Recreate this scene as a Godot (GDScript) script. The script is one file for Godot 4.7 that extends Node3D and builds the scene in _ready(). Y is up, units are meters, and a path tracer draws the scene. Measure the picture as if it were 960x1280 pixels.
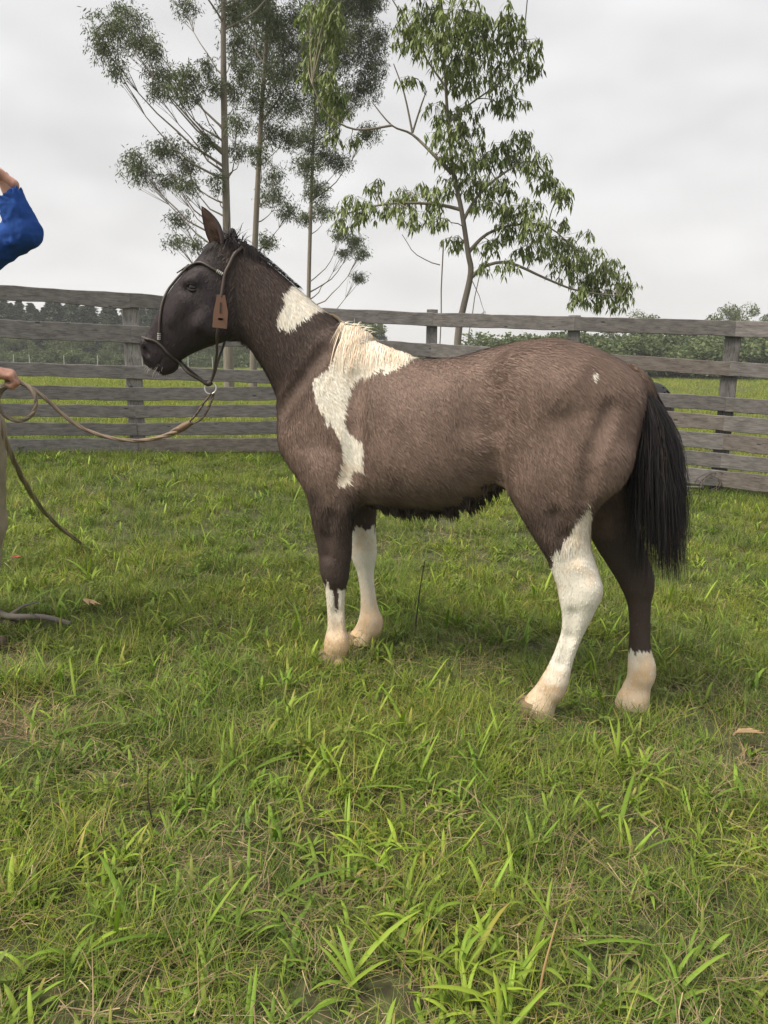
extends Node3D
# A young pinto horse held on a lead in a round pen of weathered boards, overcast afternoon.
# World: metres, y up, the camera stands at the origin looking along -z.

const EYE := Vector3(0, 1.38, 0)
const HORSE_AT := Vector3(0.835, 0, -2.85)
const HORSE_TURN := 23.0          # the horse faces left and a little away
var rng := RandomNumberGenerator.new()
var noise := FastNoiseLite.new()
var M := {}

func _ready():
	rng.seed = 7
	noise.seed = 11
	noise.noise_type = FastNoiseLite.TYPE_SIMPLEX
	noise.frequency = 1.0
	# camera
	var cam := Camera3D.new()
	cam.name = "camera"
	cam.fov = rad_to_deg(2.0 * atan(640.0 / 933.0))
	cam.near = 0.05
	cam.far = 900.0
	add_child(cam)
	cam.position = EYE
	cam.basis = Basis(Vector3.RIGHT, deg_to_rad(-11.7)) * Basis(Vector3.BACK, 0.013)
	cam.current = true
	# sky and light: a pale overcast with the sun behind thin cloud on the left
	var we := WorldEnvironment.new()
	we.name = "world_environment"
	var env := Environment.new()
	env.background_mode = Environment.BG_SKY
	env.tonemap_mode = Environment.TONE_MAPPER_LINEAR
	env.tonemap_exposure = 3.6
	env.sdfgi_enabled = true
	env.ssao_enabled = true
	env.ssil_enabled = true
	env.fog_enabled = true
	env.fog_density = 0.0010
	env.fog_light_color = Color(0.80, 0.81, 0.83)
	var sky := Sky.new()
	var pano := PanoramaSkyMaterial.new()
	pano.panorama = sky_texture()
	sky.sky_material = pano
	env.sky = sky
	we.environment = env
	add_child(we)
	var sun := DirectionalLight3D.new()
	sun.name = "sun"
	sun.light_energy = 0.5
	sun.light_angular_distance = 30.0
	sun.light_color = Color(1.0, 0.96, 0.89)
	sun.shadow_enabled = true
	add_child(sun)
	sun.look_at_from_position(Vector3.ZERO, -Vector3(-0.62, 1.0, 0.28), Vector3.UP)
	build_all()

func sky_texture() -> ImageTexture:
	var w := 768
	var h := 384
	var im := Image.create(w, h, false, Image.FORMAT_RGBF)
	var n := FastNoiseLite.new()
	n.seed = 4
	n.noise_type = FastNoiseLite.TYPE_SIMPLEX
	n.frequency = 1.0
	n.fractal_octaves = 4
	for j in h:
		var el := PI * 0.5 - PI * (j + 0.5) / h
		for i in w:
			var az := TAU * (i + 0.5) / w
			var d := Vector3(cos(el) * cos(az), sin(el), cos(el) * sin(az))
			var q := Vector3(d.x * 1.6, d.y * 4.5, d.z * 1.6)
			var c := n.get_noise_3dv(q) * 0.6 + n.get_noise_3dv(q * 3.1 + Vector3(7, 3, 1)) * 0.4
			var v := 0.228 + 0.078 * c
			var low := exp(-absf(d.y) * 5.5)          # thinner, paler cloud low over the horizon
			var col := Color(v * 1.0, v * 1.0, v * 1.02)
			col = col.lerp(Color(0.266, 0.260, 0.248) * (1.0 + 0.12 * c), low * 0.75)
			if el < 0.0:
				col = col.lerp(Color(0.09, 0.10, 0.06), clampf(-el * 8.0, 0, 1))
			im.set_pixel(i, j, col)
	return ImageTexture.create_from_image(im)

# ---------------------------------------------------------------- helpers
func lin(r: float, g: float, b: float) -> Color:
	return Color(r, g, b).linear_to_srgb()

func mat(r: float, g: float, b: float, rough := 0.8) -> StandardMaterial3D:
	var m := StandardMaterial3D.new()
	m.albedo_color = lin(r, g, b)
	m.roughness = rough
	return m

func vmat(rough := 0.8) -> StandardMaterial3D:
	var m := StandardMaterial3D.new()
	m.vertex_color_use_as_albedo = true
	m.roughness = rough
	return m

func piece(called: String, mesh: Mesh, m: Material, parent: Node = self) -> MeshInstance3D:
	var o := MeshInstance3D.new()
	o.name = called
	o.mesh = mesh
	if m:
		o.material_override = m
	parent.add_child(o, true)
	return o

func base(called: String, at := Vector3.ZERO) -> Node3D:
	var o := Node3D.new()
	o.name = called
	add_child(o, true)
	o.position = at
	return o

func tag(o: Node, label: String, category: String, group := "", kind := "") -> void:
	if label: o.set_meta("label", label)
	if category: o.set_meta("category", category)
	if group: o.set_meta("group", group)
	if kind: o.set_meta("kind", kind)

func array_mesh(v: PackedVector3Array, n: PackedVector3Array, c: PackedColorArray, idx: PackedInt32Array, uv := PackedVector2Array()) -> ArrayMesh:
	var a := []
	a.resize(Mesh.ARRAY_MAX)
	a[Mesh.ARRAY_VERTEX] = v
	if n.size(): a[Mesh.ARRAY_NORMAL] = n
	if c.size(): a[Mesh.ARRAY_COLOR] = c
	if uv.size(): a[Mesh.ARRAY_TEX_UV] = uv
	if idx.size(): a[Mesh.ARRAY_INDEX] = idx
	var m := ArrayMesh.new()
	m.add_surface_from_arrays(Mesh.PRIMITIVE_TRIANGLES, a)
	return m

# a soup that collects triangles: positions, normals, colours
class Soup:
	var v := PackedVector3Array()
	var n := PackedVector3Array()
	var c := PackedColorArray()
	var i := PackedInt32Array()
	func vert(p: Vector3, nn: Vector3, col: Color) -> int:
		v.append(p); n.append(nn); c.append(col)
		return v.size() - 1
	func tri(a: int, b: int, d: int) -> void:
		i.append(a); i.append(b); i.append(d)
	# a round tube along points with a radius at each
	func tube(pts: Array, rad: Array, sides: int, col: Color, col2 = null, flat := 1.0) -> void:
		var m := pts.size()
		var up := Vector3.UP
		var t0: Vector3 = (pts[1] - pts[0]).normalized()
		if absf(t0.dot(up)) > 0.9: up = Vector3.RIGHT
		var side := t0.cross(up).normalized()
		var start := v.size()
		for k in m:
			var t: Vector3
			if k == 0: t = pts[1] - pts[0]
			elif k == m - 1: t = pts[k] - pts[k - 1]
			else: t = pts[k + 1] - pts[k - 1]
			t = t.normalized()
			side = (side - t * side.dot(t)).normalized()
			var bi := t.cross(side)
			var r: float = rad[k] if k < rad.size() else rad[-1]
			var cc: Color = col if col2 == null else col.lerp(col2, float(k) / (m - 1))
			for s in sides:
				var a := TAU * s / sides
				var nn := side * cos(a) + bi * sin(a)
				vert(pts[k] + (side * cos(a) + bi * (sin(a) * flat)) * r, nn, cc)
		for k in m - 1:
			for s in sides:
				var a0 := start + k * sides + s
				var a1 := start + k * sides + (s + 1) % sides
				tri(a0, a0 + sides, a1); tri(a1, a0 + sides, a1 + sides)
		for e in 2:
			var k := 0 if e == 0 else m - 1
			var tt: Vector3 = (pts[0] - pts[1]).normalized() if e == 0 else (pts[m - 1] - pts[m - 2]).normalized()
			var ce := vert(pts[k], tt, col)
			for s in sides:
				var a0 := start + k * sides + s
				var a1 := start + k * sides + (s + 1) % sides
				if e == 0: tri(ce, a0, a1)
				else: tri(ce, a1, a0)
	func box(ce: Vector3, hx: Vector3, hy: Vector3, hz: Vector3, col: Color) -> void:
		for f in [[hx, hy, hz], [-hx, hz, hy], [hy, hz, hx], [-hy, hx, hz], [hz, hx, hy], [-hz, hy, hx]]:
			var nn: Vector3 = f[0].normalized()
			var a := vert(ce + f[0] - f[1] - f[2], nn, col)
			var b := vert(ce + f[0] + f[1] - f[2], nn, col)
			var d := vert(ce + f[0] + f[1] + f[2], nn, col)
			var e := vert(ce + f[0] - f[1] + f[2], nn, col)
			tri(a, d, b); tri(a, e, d)
	func mesh() -> ArrayMesh:
		var a := []
		a.resize(Mesh.ARRAY_MAX)
		a[Mesh.ARRAY_VERTEX] = v
		a[Mesh.ARRAY_NORMAL] = n
		a[Mesh.ARRAY_COLOR] = c
		a[Mesh.ARRAY_INDEX] = i
		var m := ArrayMesh.new()
		m.add_surface_from_arrays(Mesh.PRIMITIVE_TRIANGLES, a)
		return m

func spline(ctrl: Array, per := 6) -> Array:
	var out := []
	var m := ctrl.size()
	for k in m - 1:
		var p0: Vector3 = ctrl[maxi(k - 1, 0)]
		var p1: Vector3 = ctrl[k]
		var p2: Vector3 = ctrl[k + 1]
		var p3: Vector3 = ctrl[mini(k + 2, m - 1)]
		for q in per:
			var t := float(q) / per
			out.append(0.5 * ((2.0 * p1) + (p2 - p0) * t + (2.0 * p0 - 5.0 * p1 + 4.0 * p2 - p3) * t * t + (3.0 * p1 - p0 - 3.0 * p2 + p3) * t * t * t))
	out.append(ctrl[m - 1])
	return out

# rows of numbers, first column rising or falling: the row at x, smoothly joined
func row_at(t: Array, x: float) -> Array:
	var up: bool = t[1][0] > t[0][0]
	var k := 0
	while k < t.size() - 2 and ((x > t[k + 1][0]) if up else (x < t[k + 1][0])):
		k += 1
	var p1: Array = t[k]
	var p2: Array = t[k + 1]
	var p0: Array = t[maxi(k - 1, 0)]
	var p3: Array = t[mini(k + 2, t.size() - 1)]
	var u := clampf((x - p1[0]) / (p2[0] - p1[0]), 0.0, 1.0)
	var out := [x]
	var dx: float = p2[0] - p1[0]
	for c in range(1, p1.size()):
		var m1: float = (p2[c] - p0[c]) / (p2[0] - p0[0]) * dx
		var m2: float = (p3[c] - p1[c]) / (p3[0] - p1[0]) * dx
		out.append((2 * u * u * u - 3 * u * u + 1) * p1[c] + (u * u * u - 2 * u * u + u) * m1 + (-2 * u * u * u + 3 * u * u) * p2[c] + (u * u * u - u * u) * m2)
	return out

# ---------------------------------------------------------------- a distance field on a grid, meshed as surface nets
class Field:
	const FAR := 0.07
	var o: Vector3
	var h: float
	var nx: int
	var ny: int
	var nz: int
	var f := PackedFloat32Array()
	var rows := PackedByteArray()
	func _init(lo: Vector3, hi: Vector3, cell: float):
		o = lo; h = cell
		nx = int((hi.x - lo.x) / cell) + 2
		ny = int((hi.y - lo.y) / cell) + 2
		nz = int((hi.z - lo.z) / cell) + 2
		f.resize(nx * ny * nz)
		f.fill(FAR)
		rows.resize(nx * ny)
	# elliptical cone from a to b; U is the in-plane axis; ra and rb are the half widths along U and across it
	func cone(a: Vector3, b: Vector3, U: Vector3, ra: Vector2, rb: Vector2, k: float, cut := false) -> void:
		var m := maxf(maxf(ra.x, ra.y), maxf(rb.x, rb.y)) + 0.05
		var lo := a.min(b) - Vector3(m, m, m)
		var hi := a.max(b) + Vector3(m, m, m)
		var i0 := maxi(0, int((lo.x - o.x) / h)); var i1 := mini(nx - 1, int((hi.x - o.x) / h) + 1)
		var j0 := maxi(0, int((lo.y - o.y) / h)); var j1 := mini(ny - 1, int((hi.y - o.y) / h) + 1)
		var k0 := maxi(0, int((lo.z - o.z) / h)); var k1 := mini(nz - 1, int((hi.z - o.z) / h) + 1)
		var ab := b - a
		var l2 := maxf(ab.length_squared(), 1e-8)
		var W := ab.normalized() if l2 > 1e-7 else Vector3.UP
		var u := (U - W * U.dot(W)).normalized()
		var V := W.cross(u)
		var inv := ab / l2
		for i in range(i0, i1 + 1):
			for j in range(j0, j1 + 1):
				rows[i * ny + j] = 1
				var at := (i * ny + j) * nz + k0
				var p := Vector3(o.x + i * h, o.y + j * h, o.z + k0 * h) - a
				for q in range(k0, k1 + 1):
					var t := clampf(p.dot(inv), 0.0, 1.0)
					var d := p - ab * t
					var au := ra.x + (rb.x - ra.x) * t
					var av := ra.y + (rb.y - ra.y) * t
					var mn := minf(au, av)
					var x := d.dot(u) / au
					var y := d.dot(V) / av
					var z := d.dot(W) / mn
					var g := (sqrt(x * x + y * y + z * z) - 1.0) * mn
					if g < FAR:
						var c := f[at]
						if cut:
							f[at] = maxf(c, -g) + maxf(0.0, k - absf(c + g)) * maxf(0.0, k - absf(c + g)) / (4.0 * k)
						else:
							var e := maxf(0.0, k - absf(c - g))
							f[at] = minf(c, g) - e * e / (4.0 * k)
					at += 1
					p.z += h
	# a stack of ellipses along x: callable rows [x, y_top, y_bottom, half_z, z_centre]
	func loft_x(i: int, top: float, bot: float, hz: float, cz: float, mid: float, k: float, power: float, over := 0.0) -> void:
		var cy := bot + (top - bot) * mid
		var j0 := maxi(0, int((bot - 0.05 - o.y) / h)); var j1 := mini(ny - 1, int((top + 0.05 - o.y) / h) + 1)
		var k0 := maxi(0, int((cz - hz - 0.05 - o.z) / h)); var k1 := mini(nz - 1, int((cz + hz + 0.05 - o.z) / h) + 1)
		for j in range(j0, j1 + 1):
			rows[i * ny + j] = 1
			var y := o.y + j * h - cy
			var hy := (top - cy) if y > 0 else (cy - bot)
			var yy := pow(absf(y / hy), power)
			var mn := minf(hy, hz)
			for q in range(k0, k1 + 1):
				var z := absf((o.z + q * h - cz) / hz)
				var g := maxf((pow(yy + pow(z, power), 1.0 / power) - 1.0) * mn, over)
				if g < FAR:
					var at := (i * ny + j) * nz + q
					var c := f[at]
					var e := maxf(0.0, k - absf(c - g))
					f[at] = minf(c, g) - e * e / (4.0 * k)
	# a slice of a limb at height index j: an ellipse in x and z
	func loft_y(j: int, xa: float, xb: float, cz: float, hz: float, k: float, over: float, power := 2.0) -> void:
		var cx := (xa + xb) * 0.5
		var hx := absf(xa - xb) * 0.5
		var mn := minf(hx, hz)
		var i0 := maxi(0, int((cx - hx - 0.05 - o.x) / h)); var i1 := mini(nx - 1, int((cx + hx + 0.05 - o.x) / h) + 1)
		var k0 := maxi(0, int((cz - hz - 0.05 - o.z) / h)); var k1 := mini(nz - 1, int((cz + hz + 0.05 - o.z) / h) + 1)
		for i in range(i0, i1 + 1):
			rows[i * ny + j] = 1
			var x := pow(absf((o.x + i * h - cx) / hx), power)
			for q in range(k0, k1 + 1):
				var z := absf((o.z + q * h - cz) / hz)
				var g := (pow(x + pow(z, power), 1.0 / power) - 1.0) * mn
				if over > 0.0: g = maxf(g, over)
				if g < FAR:
					var at := (i * ny + j) * nz + q
					var c := f[at]
					var e := maxf(0.0, k - absf(c - g))
					f[at] = minf(c, g) - e * e / (4.0 * k)
	# a body swept through sections [top, bottom, half width, across]: the section planes hold top, bottom and across
	func sweep(st: Array, k: float, power: float) -> void:
		for s in st.size() - 1:
			var A: Array = st[s]
			var B: Array = st[s + 1]
			var ca: Vector3 = (A[0] + A[1]) * 0.5
			var cb: Vector3 = (B[0] + B[1]) * 0.5
			var ua: Vector3 = (A[0] - A[1]) * 0.5
			var ub: Vector3 = (B[0] - B[1]) * 0.5
			var na := ua.cross(A[3]).normalized()
			var nb := ub.cross(B[3]).normalized()
			if na.dot(cb - ca) < 0.0: na = -na
			if nb.dot(cb - ca) < 0.0: nb = -nb
			var first := s == 0
			var last := s == st.size() - 2
			var m := maxf(maxf(ua.length(), ub.length()), maxf(A[2], B[2])) + 0.05
			var lo := ca.min(cb) - Vector3(m, m, m)
			var hi := ca.max(cb) + Vector3(m, m, m)
			var i0 := maxi(0, int((lo.x - o.x) / h)); var i1 := mini(nx - 1, int((hi.x - o.x) / h) + 1)
			var j0 := maxi(0, int((lo.y - o.y) / h)); var j1 := mini(ny - 1, int((hi.y - o.y) / h) + 1)
			var k0 := maxi(0, int((lo.z - o.z) / h)); var k1 := mini(nz - 1, int((hi.z - o.z) / h) + 1)
			for i in range(i0, i1 + 1):
				for j in range(j0, j1 + 1):
					var p := Vector3(o.x + i * h, o.y + j * h, o.z + k0 * h)
					for q in range(k0, k1 + 1):
						p.z = o.z + q * h
						var da := (p - ca).dot(na)
						var db := (p - cb).dot(nb)
						if (da < 0.0 and not (first and da > -0.03)) or (db >= 0.0 and not (last and db < 0.03)): continue
						var t := clampf(da / maxf(da - db, 1e-6), 0.0, 1.0)
						if da < 0.0: t = 0.0
						elif db >= 0.0: t = 1.0
						var u := ua.lerp(ub, t)
						var d := p - ca.lerp(cb, t)
						var hu := u.length()
						var hv: float = lerpf(A[2], B[2], t)
						var V: Vector3 = A[3].lerp(B[3], t)
						var g := (pow(pow(absf(d.dot(u) / (hu * hu)), power) + pow(absf(d.dot(V) / hv), power), 1.0 / power) - 1.0) * minf(hu, hv)
						if da < 0.0: g = maxf(g, -da)
						elif db >= 0.0: g = maxf(g, db)
						if g < FAR:
							rows[i * ny + j] = 1
							var at := (i * ny + j) * nz + q
							var c := f[at]
							var e := maxf(0.0, k - absf(c - g))
							f[at] = minf(c, g) - e * e / (4.0 * k)
	# folds: raise and sink the surface by ridged noise
	func crease(n: FastNoiseLite, freq: Vector3, amp: float) -> void:
		for i in nx:
			for j in ny:
				if not rows[i * ny + j]: continue
				for q in nz:
					var at := (i * ny + j) * nz + q
					if absf(f[at]) < 0.04:
						var w := n.get_noise_3d((o.x + i * h) * freq.x, (o.y + j * h) * freq.y, (o.z + q * h) * freq.z)
						f[at] += amp * (absf(w) * 2.2 - 0.6)
	func at_point(p: Vector3) -> float:
		var g := (p - o) / h
		var i := clampi(int(g.x), 0, nx - 2); var j := clampi(int(g.y), 0, ny - 2); var k := clampi(int(g.z), 0, nz - 2)
		var a := clampf(g.x - i, 0, 1); var b := clampf(g.y - j, 0, 1); var c := clampf(g.z - k, 0, 1)
		var n := (i * ny + j) * nz + k
		var sx := ny * nz
		var y0 := lerpf(lerpf(f[n], f[n + 1], c), lerpf(f[n + nz], f[n + nz + 1], c), b)
		var y1 := lerpf(lerpf(f[n + sx], f[n + sx + 1], c), lerpf(f[n + sx + nz], f[n + sx + nz + 1], c), b)
		return lerpf(y0, y1, a)
	func grad(p: Vector3) -> Vector3:
		var e := h
		return Vector3(at_point(p + Vector3(e, 0, 0)) - at_point(p - Vector3(e, 0, 0)), at_point(p + Vector3(0, e, 0)) - at_point(p - Vector3(0, e, 0)), at_point(p + Vector3(0, 0, e)) - at_point(p - Vector3(0, 0, e))).normalized()
	# walk from p along d until the surface lies `gap` away
	func land(p: Vector3, d: Vector3, gap := 0.0) -> Vector3:
		for s in 60:
			var g := at_point(p) - gap
			if g < 0.0006: break
			p += d * minf(g * 0.7, 0.03)
		return p
	# nearest point of the surface, `gap` above it
	func cling(p: Vector3, gap: float) -> Vector3:
		for s in 6:
			var g := at_point(p) - gap
			p -= grad(p) * g * 0.9
		return p
	func nets() -> Array:
		var v := PackedVector3Array()
		var n := PackedVector3Array()
		var idx := PackedInt32Array()
		var id := PackedInt32Array()
		id.resize(nx * ny * nz)
		var sx := ny * nz
		var sy := nz
		var off := [0, 1, sy, sy + 1, sx, sx + 1, sx + sy, sx + sy + 1]
		var count := 0
		for i in nx - 1:
			for j in ny - 1:
				if not (rows[i * ny + j] or rows[(i + 1) * ny + j] or rows[i * ny + j + 1] or rows[(i + 1) * ny + j + 1]): continue
				var b := (i * ny + j) * nz
				for q in nz - 1:
					var a := b + q
					var f0 := f[a]
					if f0 > 0.03 or f0 < -0.03: continue
					var f1 := f[a + 1]; var f2 := f[a + sy]; var f3 := f[a + sy + 1]
					var f4 := f[a + sx]; var f5 := f[a + sx + 1]; var f6 := f[a + sx + sy]; var f7 := f[a + sx + sy + 1]
					var s := int(f0 < 0) + int(f1 < 0) + int(f2 < 0) + int(f3 < 0) + int(f4 < 0) + int(f5 < 0) + int(f6 < 0) + int(f7 < 0)
					if s == 0 or s == 8: continue
					var acc := Vector3.ZERO
					var m := 0.0
					if (f0 < 0) != (f1 < 0): acc += Vector3(0, 0, f0 / (f0 - f1)); m += 1
					if (f2 < 0) != (f3 < 0): acc += Vector3(0, 1, f2 / (f2 - f3)); m += 1
					if (f4 < 0) != (f5 < 0): acc += Vector3(1, 0, f4 / (f4 - f5)); m += 1
					if (f6 < 0) != (f7 < 0): acc += Vector3(1, 1, f6 / (f6 - f7)); m += 1
					if (f0 < 0) != (f2 < 0): acc += Vector3(0, f0 / (f0 - f2), 0); m += 1
					if (f1 < 0) != (f3 < 0): acc += Vector3(0, f1 / (f1 - f3), 1); m += 1
					if (f4 < 0) != (f6 < 0): acc += Vector3(1, f4 / (f4 - f6), 0); m += 1
					if (f5 < 0) != (f7 < 0): acc += Vector3(1, f5 / (f5 - f7), 1); m += 1
					if (f0 < 0) != (f4 < 0): acc += Vector3(f0 / (f0 - f4), 0, 0); m += 1
					if (f1 < 0) != (f5 < 0): acc += Vector3(f1 / (f1 - f5), 0, 1); m += 1
					if (f2 < 0) != (f6 < 0): acc += Vector3(f2 / (f2 - f6), 1, 0); m += 1
					if (f3 < 0) != (f7 < 0): acc += Vector3(f3 / (f3 - f7), 1, 1); m += 1
					v.append(o + (Vector3(i, j, q) + acc / m) * h)
					n.append(Vector3(f4 + f5 + f6 + f7 - f0 - f1 - f2 - f3, f2 + f3 + f6 + f7 - f0 - f1 - f4 - f5, f1 + f3 + f5 + f7 - f0 - f2 - f4 - f6).normalized())
					count += 1
					id[a] = count
		for i in range(1, nx - 1):
			for j in range(1, ny - 1):
				if not rows[i * ny + j]: continue
				var b := (i * ny + j) * nz
				for q in range(1, nz - 1):
					var a := b + q
					var f0 := f[a]
					if f0 > 0.03 or f0 < -0.03: continue
					var inn := f0 < 0
					if inn != (f[a + sx] < 0): quad(idx, id, a, a - sy, a - sy - 1, a - 1, inn)
					if inn != (f[a + sy] < 0): quad(idx, id, a, a - 1, a - 1 - sx, a - sx, inn)
					if inn != (f[a + 1] < 0): quad(idx, id, a, a - sx, a - sx - sy, a - sy, inn)
		return [v, n, idx]
	func quad(idx: PackedInt32Array, id: PackedInt32Array, a: int, b: int, c: int, d: int, inn: bool) -> void:
		if id[a] == 0 or id[b] == 0 or id[c] == 0 or id[d] == 0: return
		if inn:
			idx.append_array([id[a] - 1, id[c] - 1, id[b] - 1, id[a] - 1, id[d] - 1, id[c] - 1])
		else:
			idx.append_array([id[a] - 1, id[b] - 1, id[c] - 1, id[a] - 1, id[c] - 1, id[d] - 1])

# ---------------------------------------------------------------- the horse (own axes: x forward, y up, z to its right; the near side is z < 0)
const SIDE := Vector3(-0.391, 0, -0.921)      # across the head, towards its left
var hf: Field
const NECK_PATCH := [Vector2(1.294, 1.69), Vector2(1.232, 1.63), Vector2(1.169, 1.575), Vector2(1.191, 1.557), Vector2(1.223, 1.533), Vector2(1.258, 1.506), Vector2(1.283, 1.476), Vector2(1.302, 1.496), Vector2(1.337, 1.502), Vector2(1.330, 1.549), Vector2(1.310, 1.589), Vector2(1.316, 1.631)]
const SHOULDER_PATCH := [Vector2(1.180, 1.600), Vector2(1.032, 1.560), Vector2(0.954, 1.52), Vector2(0.856, 1.48), Vector2(0.746, 1.43), Vector2(0.776, 1.371), Vector2(0.813, 1.333), Vector2(0.847, 1.317), Vector2(0.875, 1.338), Vector2(0.910, 1.306), Vector2(0.953, 1.299), Vector2(0.985, 1.272), Vector2(0.992, 1.224), Vector2(0.999, 1.174), Vector2(1.010, 1.125), Vector2(0.988, 1.083), Vector2(0.958, 1.058), Vector2(0.915, 1.047), Vector2(0.907, 1.015), Vector2(0.914, 0.965), Vector2(0.910, 0.908), Vector2(0.928, 0.920), Vector2(0.961, 0.928), Vector2(0.976, 0.910), Vector2(0.987, 0.869), Vector2(1.016, 0.853), Vector2(1.039, 0.865), Vector2(1.028, 0.913), Vector2(1.013, 0.975), Vector2(1.017, 1.025), Vector2(1.043, 1.074), Vector2(1.073, 1.122), Vector2(1.088, 1.101), Vector2(1.099, 1.144), Vector2(1.136, 1.186), Vector2(1.151, 1.235), Vector2(1.158, 1.288), Vector2(1.128, 1.308), Vector2(1.098, 1.328), Vector2(1.069, 1.383), Vector2(1.045, 1.447), Vector2(1.060, 1.501), Vector2(1.14, 1.555)]
const HIND_PATCH := [Vector2(0.012, 0.862), Vector2(0.028, 0.843), Vector2(0.057, 0.791), Vector2(0.067, 0.759), Vector2(0.094, 0.719), Vector2(0.101, 0.687), Vector2(0.125, 0.678), Vector2(0.145, 0.656), Vector2(0.131, 0.626), Vector2(0.143, 0.583), Vector2(0.419, 0.39), Vector2(0.391, -0.3), Vector2(-0.13, -0.3), Vector2(-0.149, 0.66), Vector2(-0.004, 0.766)]
const CROUP_MARK := [Vector2(0.036, 1.352), Vector2(0.024, 1.338), Vector2(0.026, 1.306), Vector2(0.039, 1.325)]
var patch := {}

# heights, front edge, back edge, z of the middle, half width across
const NEAR_FORE := [[1.05, 1.2, 1.06, -0.08, 0.05], [0.98, 1.27, 0.99, -0.105, 0.085], [0.92, 1.26, 0.96, -0.122, 0.085], [0.864, 1.233, 0.958, -0.13, 0.08], [0.776, 1.202, 0.974, -0.135, 0.073], [0.653, 1.179, 1, -0.135, 0.06], [0.546, 1.156, 1.003, -0.135, 0.052], [0.49, 1.1476, 1.0104, -0.135, 0.0489], [0.44, 1.1381, 1.0159, -0.135, 0.047], [0.382, 1.124, 1.03, -0.135, 0.0386], [0.29, 1.1146, 1.0363, -0.135, 0.0332], [0.198, 1.1134, 1.0286, -0.135, 0.0332], [0.13, 1.1277, 1.0123, -0.135, 0.0378], [0.075, 1.1359, 1.0261, -0.135, 0.0378], [0.045, 1.158, 1.024, -0.135, 0.052], [0.02, 1.168, 1.02, -0.135, 0.058]]
const FAR_FORE := [[1.03, 1.18, 1.06, 0.08, 0.05], [0.95, 1.24, 0.98, 0.115, 0.08], [0.85, 1.2, 0.99, 0.13, 0.075], [0.714, 1.151, 1.005, 0.135, 0.062], [0.601, 1.135, 1.01, 0.135, 0.055], [0.486, 1.126, 1.004, 0.135, 0.05], [0.402, 1.0976, 1.0154, 0.135, 0.0397], [0.313, 1.0812, 1.0098, 0.135, 0.0326], [0.227, 1.0756, 0.9934, 0.135, 0.0334], [0.157, 1.0856, 0.9674, 0.135, 0.0387], [0.102, 1.1101, 0.9799, 0.135, 0.0387], [0.06, 1.145, 1.005, 0.135, 0.052], [0.03, 1.16, 1.005, 0.135, 0.057]]
const NEAR_HIND := [[1.24, 0.2, 0.02, -0.07, 0.05], [1.17, 0.3, -0.07, -0.085, 0.1], [1.09, 0.345, -0.118, -0.1, 0.12], [1.02, 0.365, -0.125, -0.112, 0.12], [0.937, 0.352, -0.097, -0.125, 0.105], [0.874, 0.328, -0.04, -0.13, 0.092], [0.811, 0.288, 0.001, -0.132, 0.08], [0.75, 0.247, 0.008, -0.133, 0.07], [0.69, 0.205, 0.002, -0.134, 0.06], [0.631, 0.166, -0.019, -0.134, 0.053], [0.586, 0.145, -0.037, -0.134, 0.05], [0.525, 0.1193, -0.0533, -0.134, 0.0485], [0.476, 0.1077, -0.0427, -0.134, 0.0466], [0.411, 0.0928, -0.0208, -0.134, 0.0397], [0.344, 0.0914, 0.0046, -0.134, 0.0326], [0.275, 0.1067, 0.0263, -0.134, 0.0307], [0.204, 0.1293, 0.0417, -0.134, 0.0326], [0.14, 0.1566, 0.0514, -0.134, 0.0387], [0.088, 0.1845, 0.0735, -0.134, 0.0369], [0.03, 0.225, 0.092, -0.134, 0.05], [-0.005, 0.245, 0.098, -0.134, 0.056], [-0.04, 0.255, 0.1, -0.134, 0.058]]
const FAR_HIND := [[1.22, 0.16, 0, 0.07, 0.05], [1.12, 0.26, -0.09, 0.095, 0.1], [1, 0.24, -0.13, 0.115, 0.11], [0.92, 0.16, -0.125, 0.125, 0.095], [0.844, 0.105, -0.122, 0.13, 0.085], [0.763, 0.076, -0.141, 0.132, 0.072], [0.683, 0.046, -0.162, 0.134, 0.06], [0.619, 0.008, -0.186, 0.134, 0.053], [0.55, -0.042, -0.211, 0.134, 0.05], [0.476, -0.092, -0.221, 0.134, 0.048], [0.41, -0.1236, -0.2174, 0.134, 0.039], [0.309, -0.1408, -0.2232, 0.134, 0.0322], [0.223, -0.1442, -0.2328, 0.134, 0.0322], [0.155, -0.1464, -0.2545, 0.134, 0.0378], [0.102, -0.1494, -0.2566, 0.134, 0.0387], [0.047, -0.1336, -0.2454, 0.134, 0.0378], [0, -0.115, -0.246, 0.134, 0.052], [-0.045, -0.105, -0.246, 0.134, 0.058]]
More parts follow.
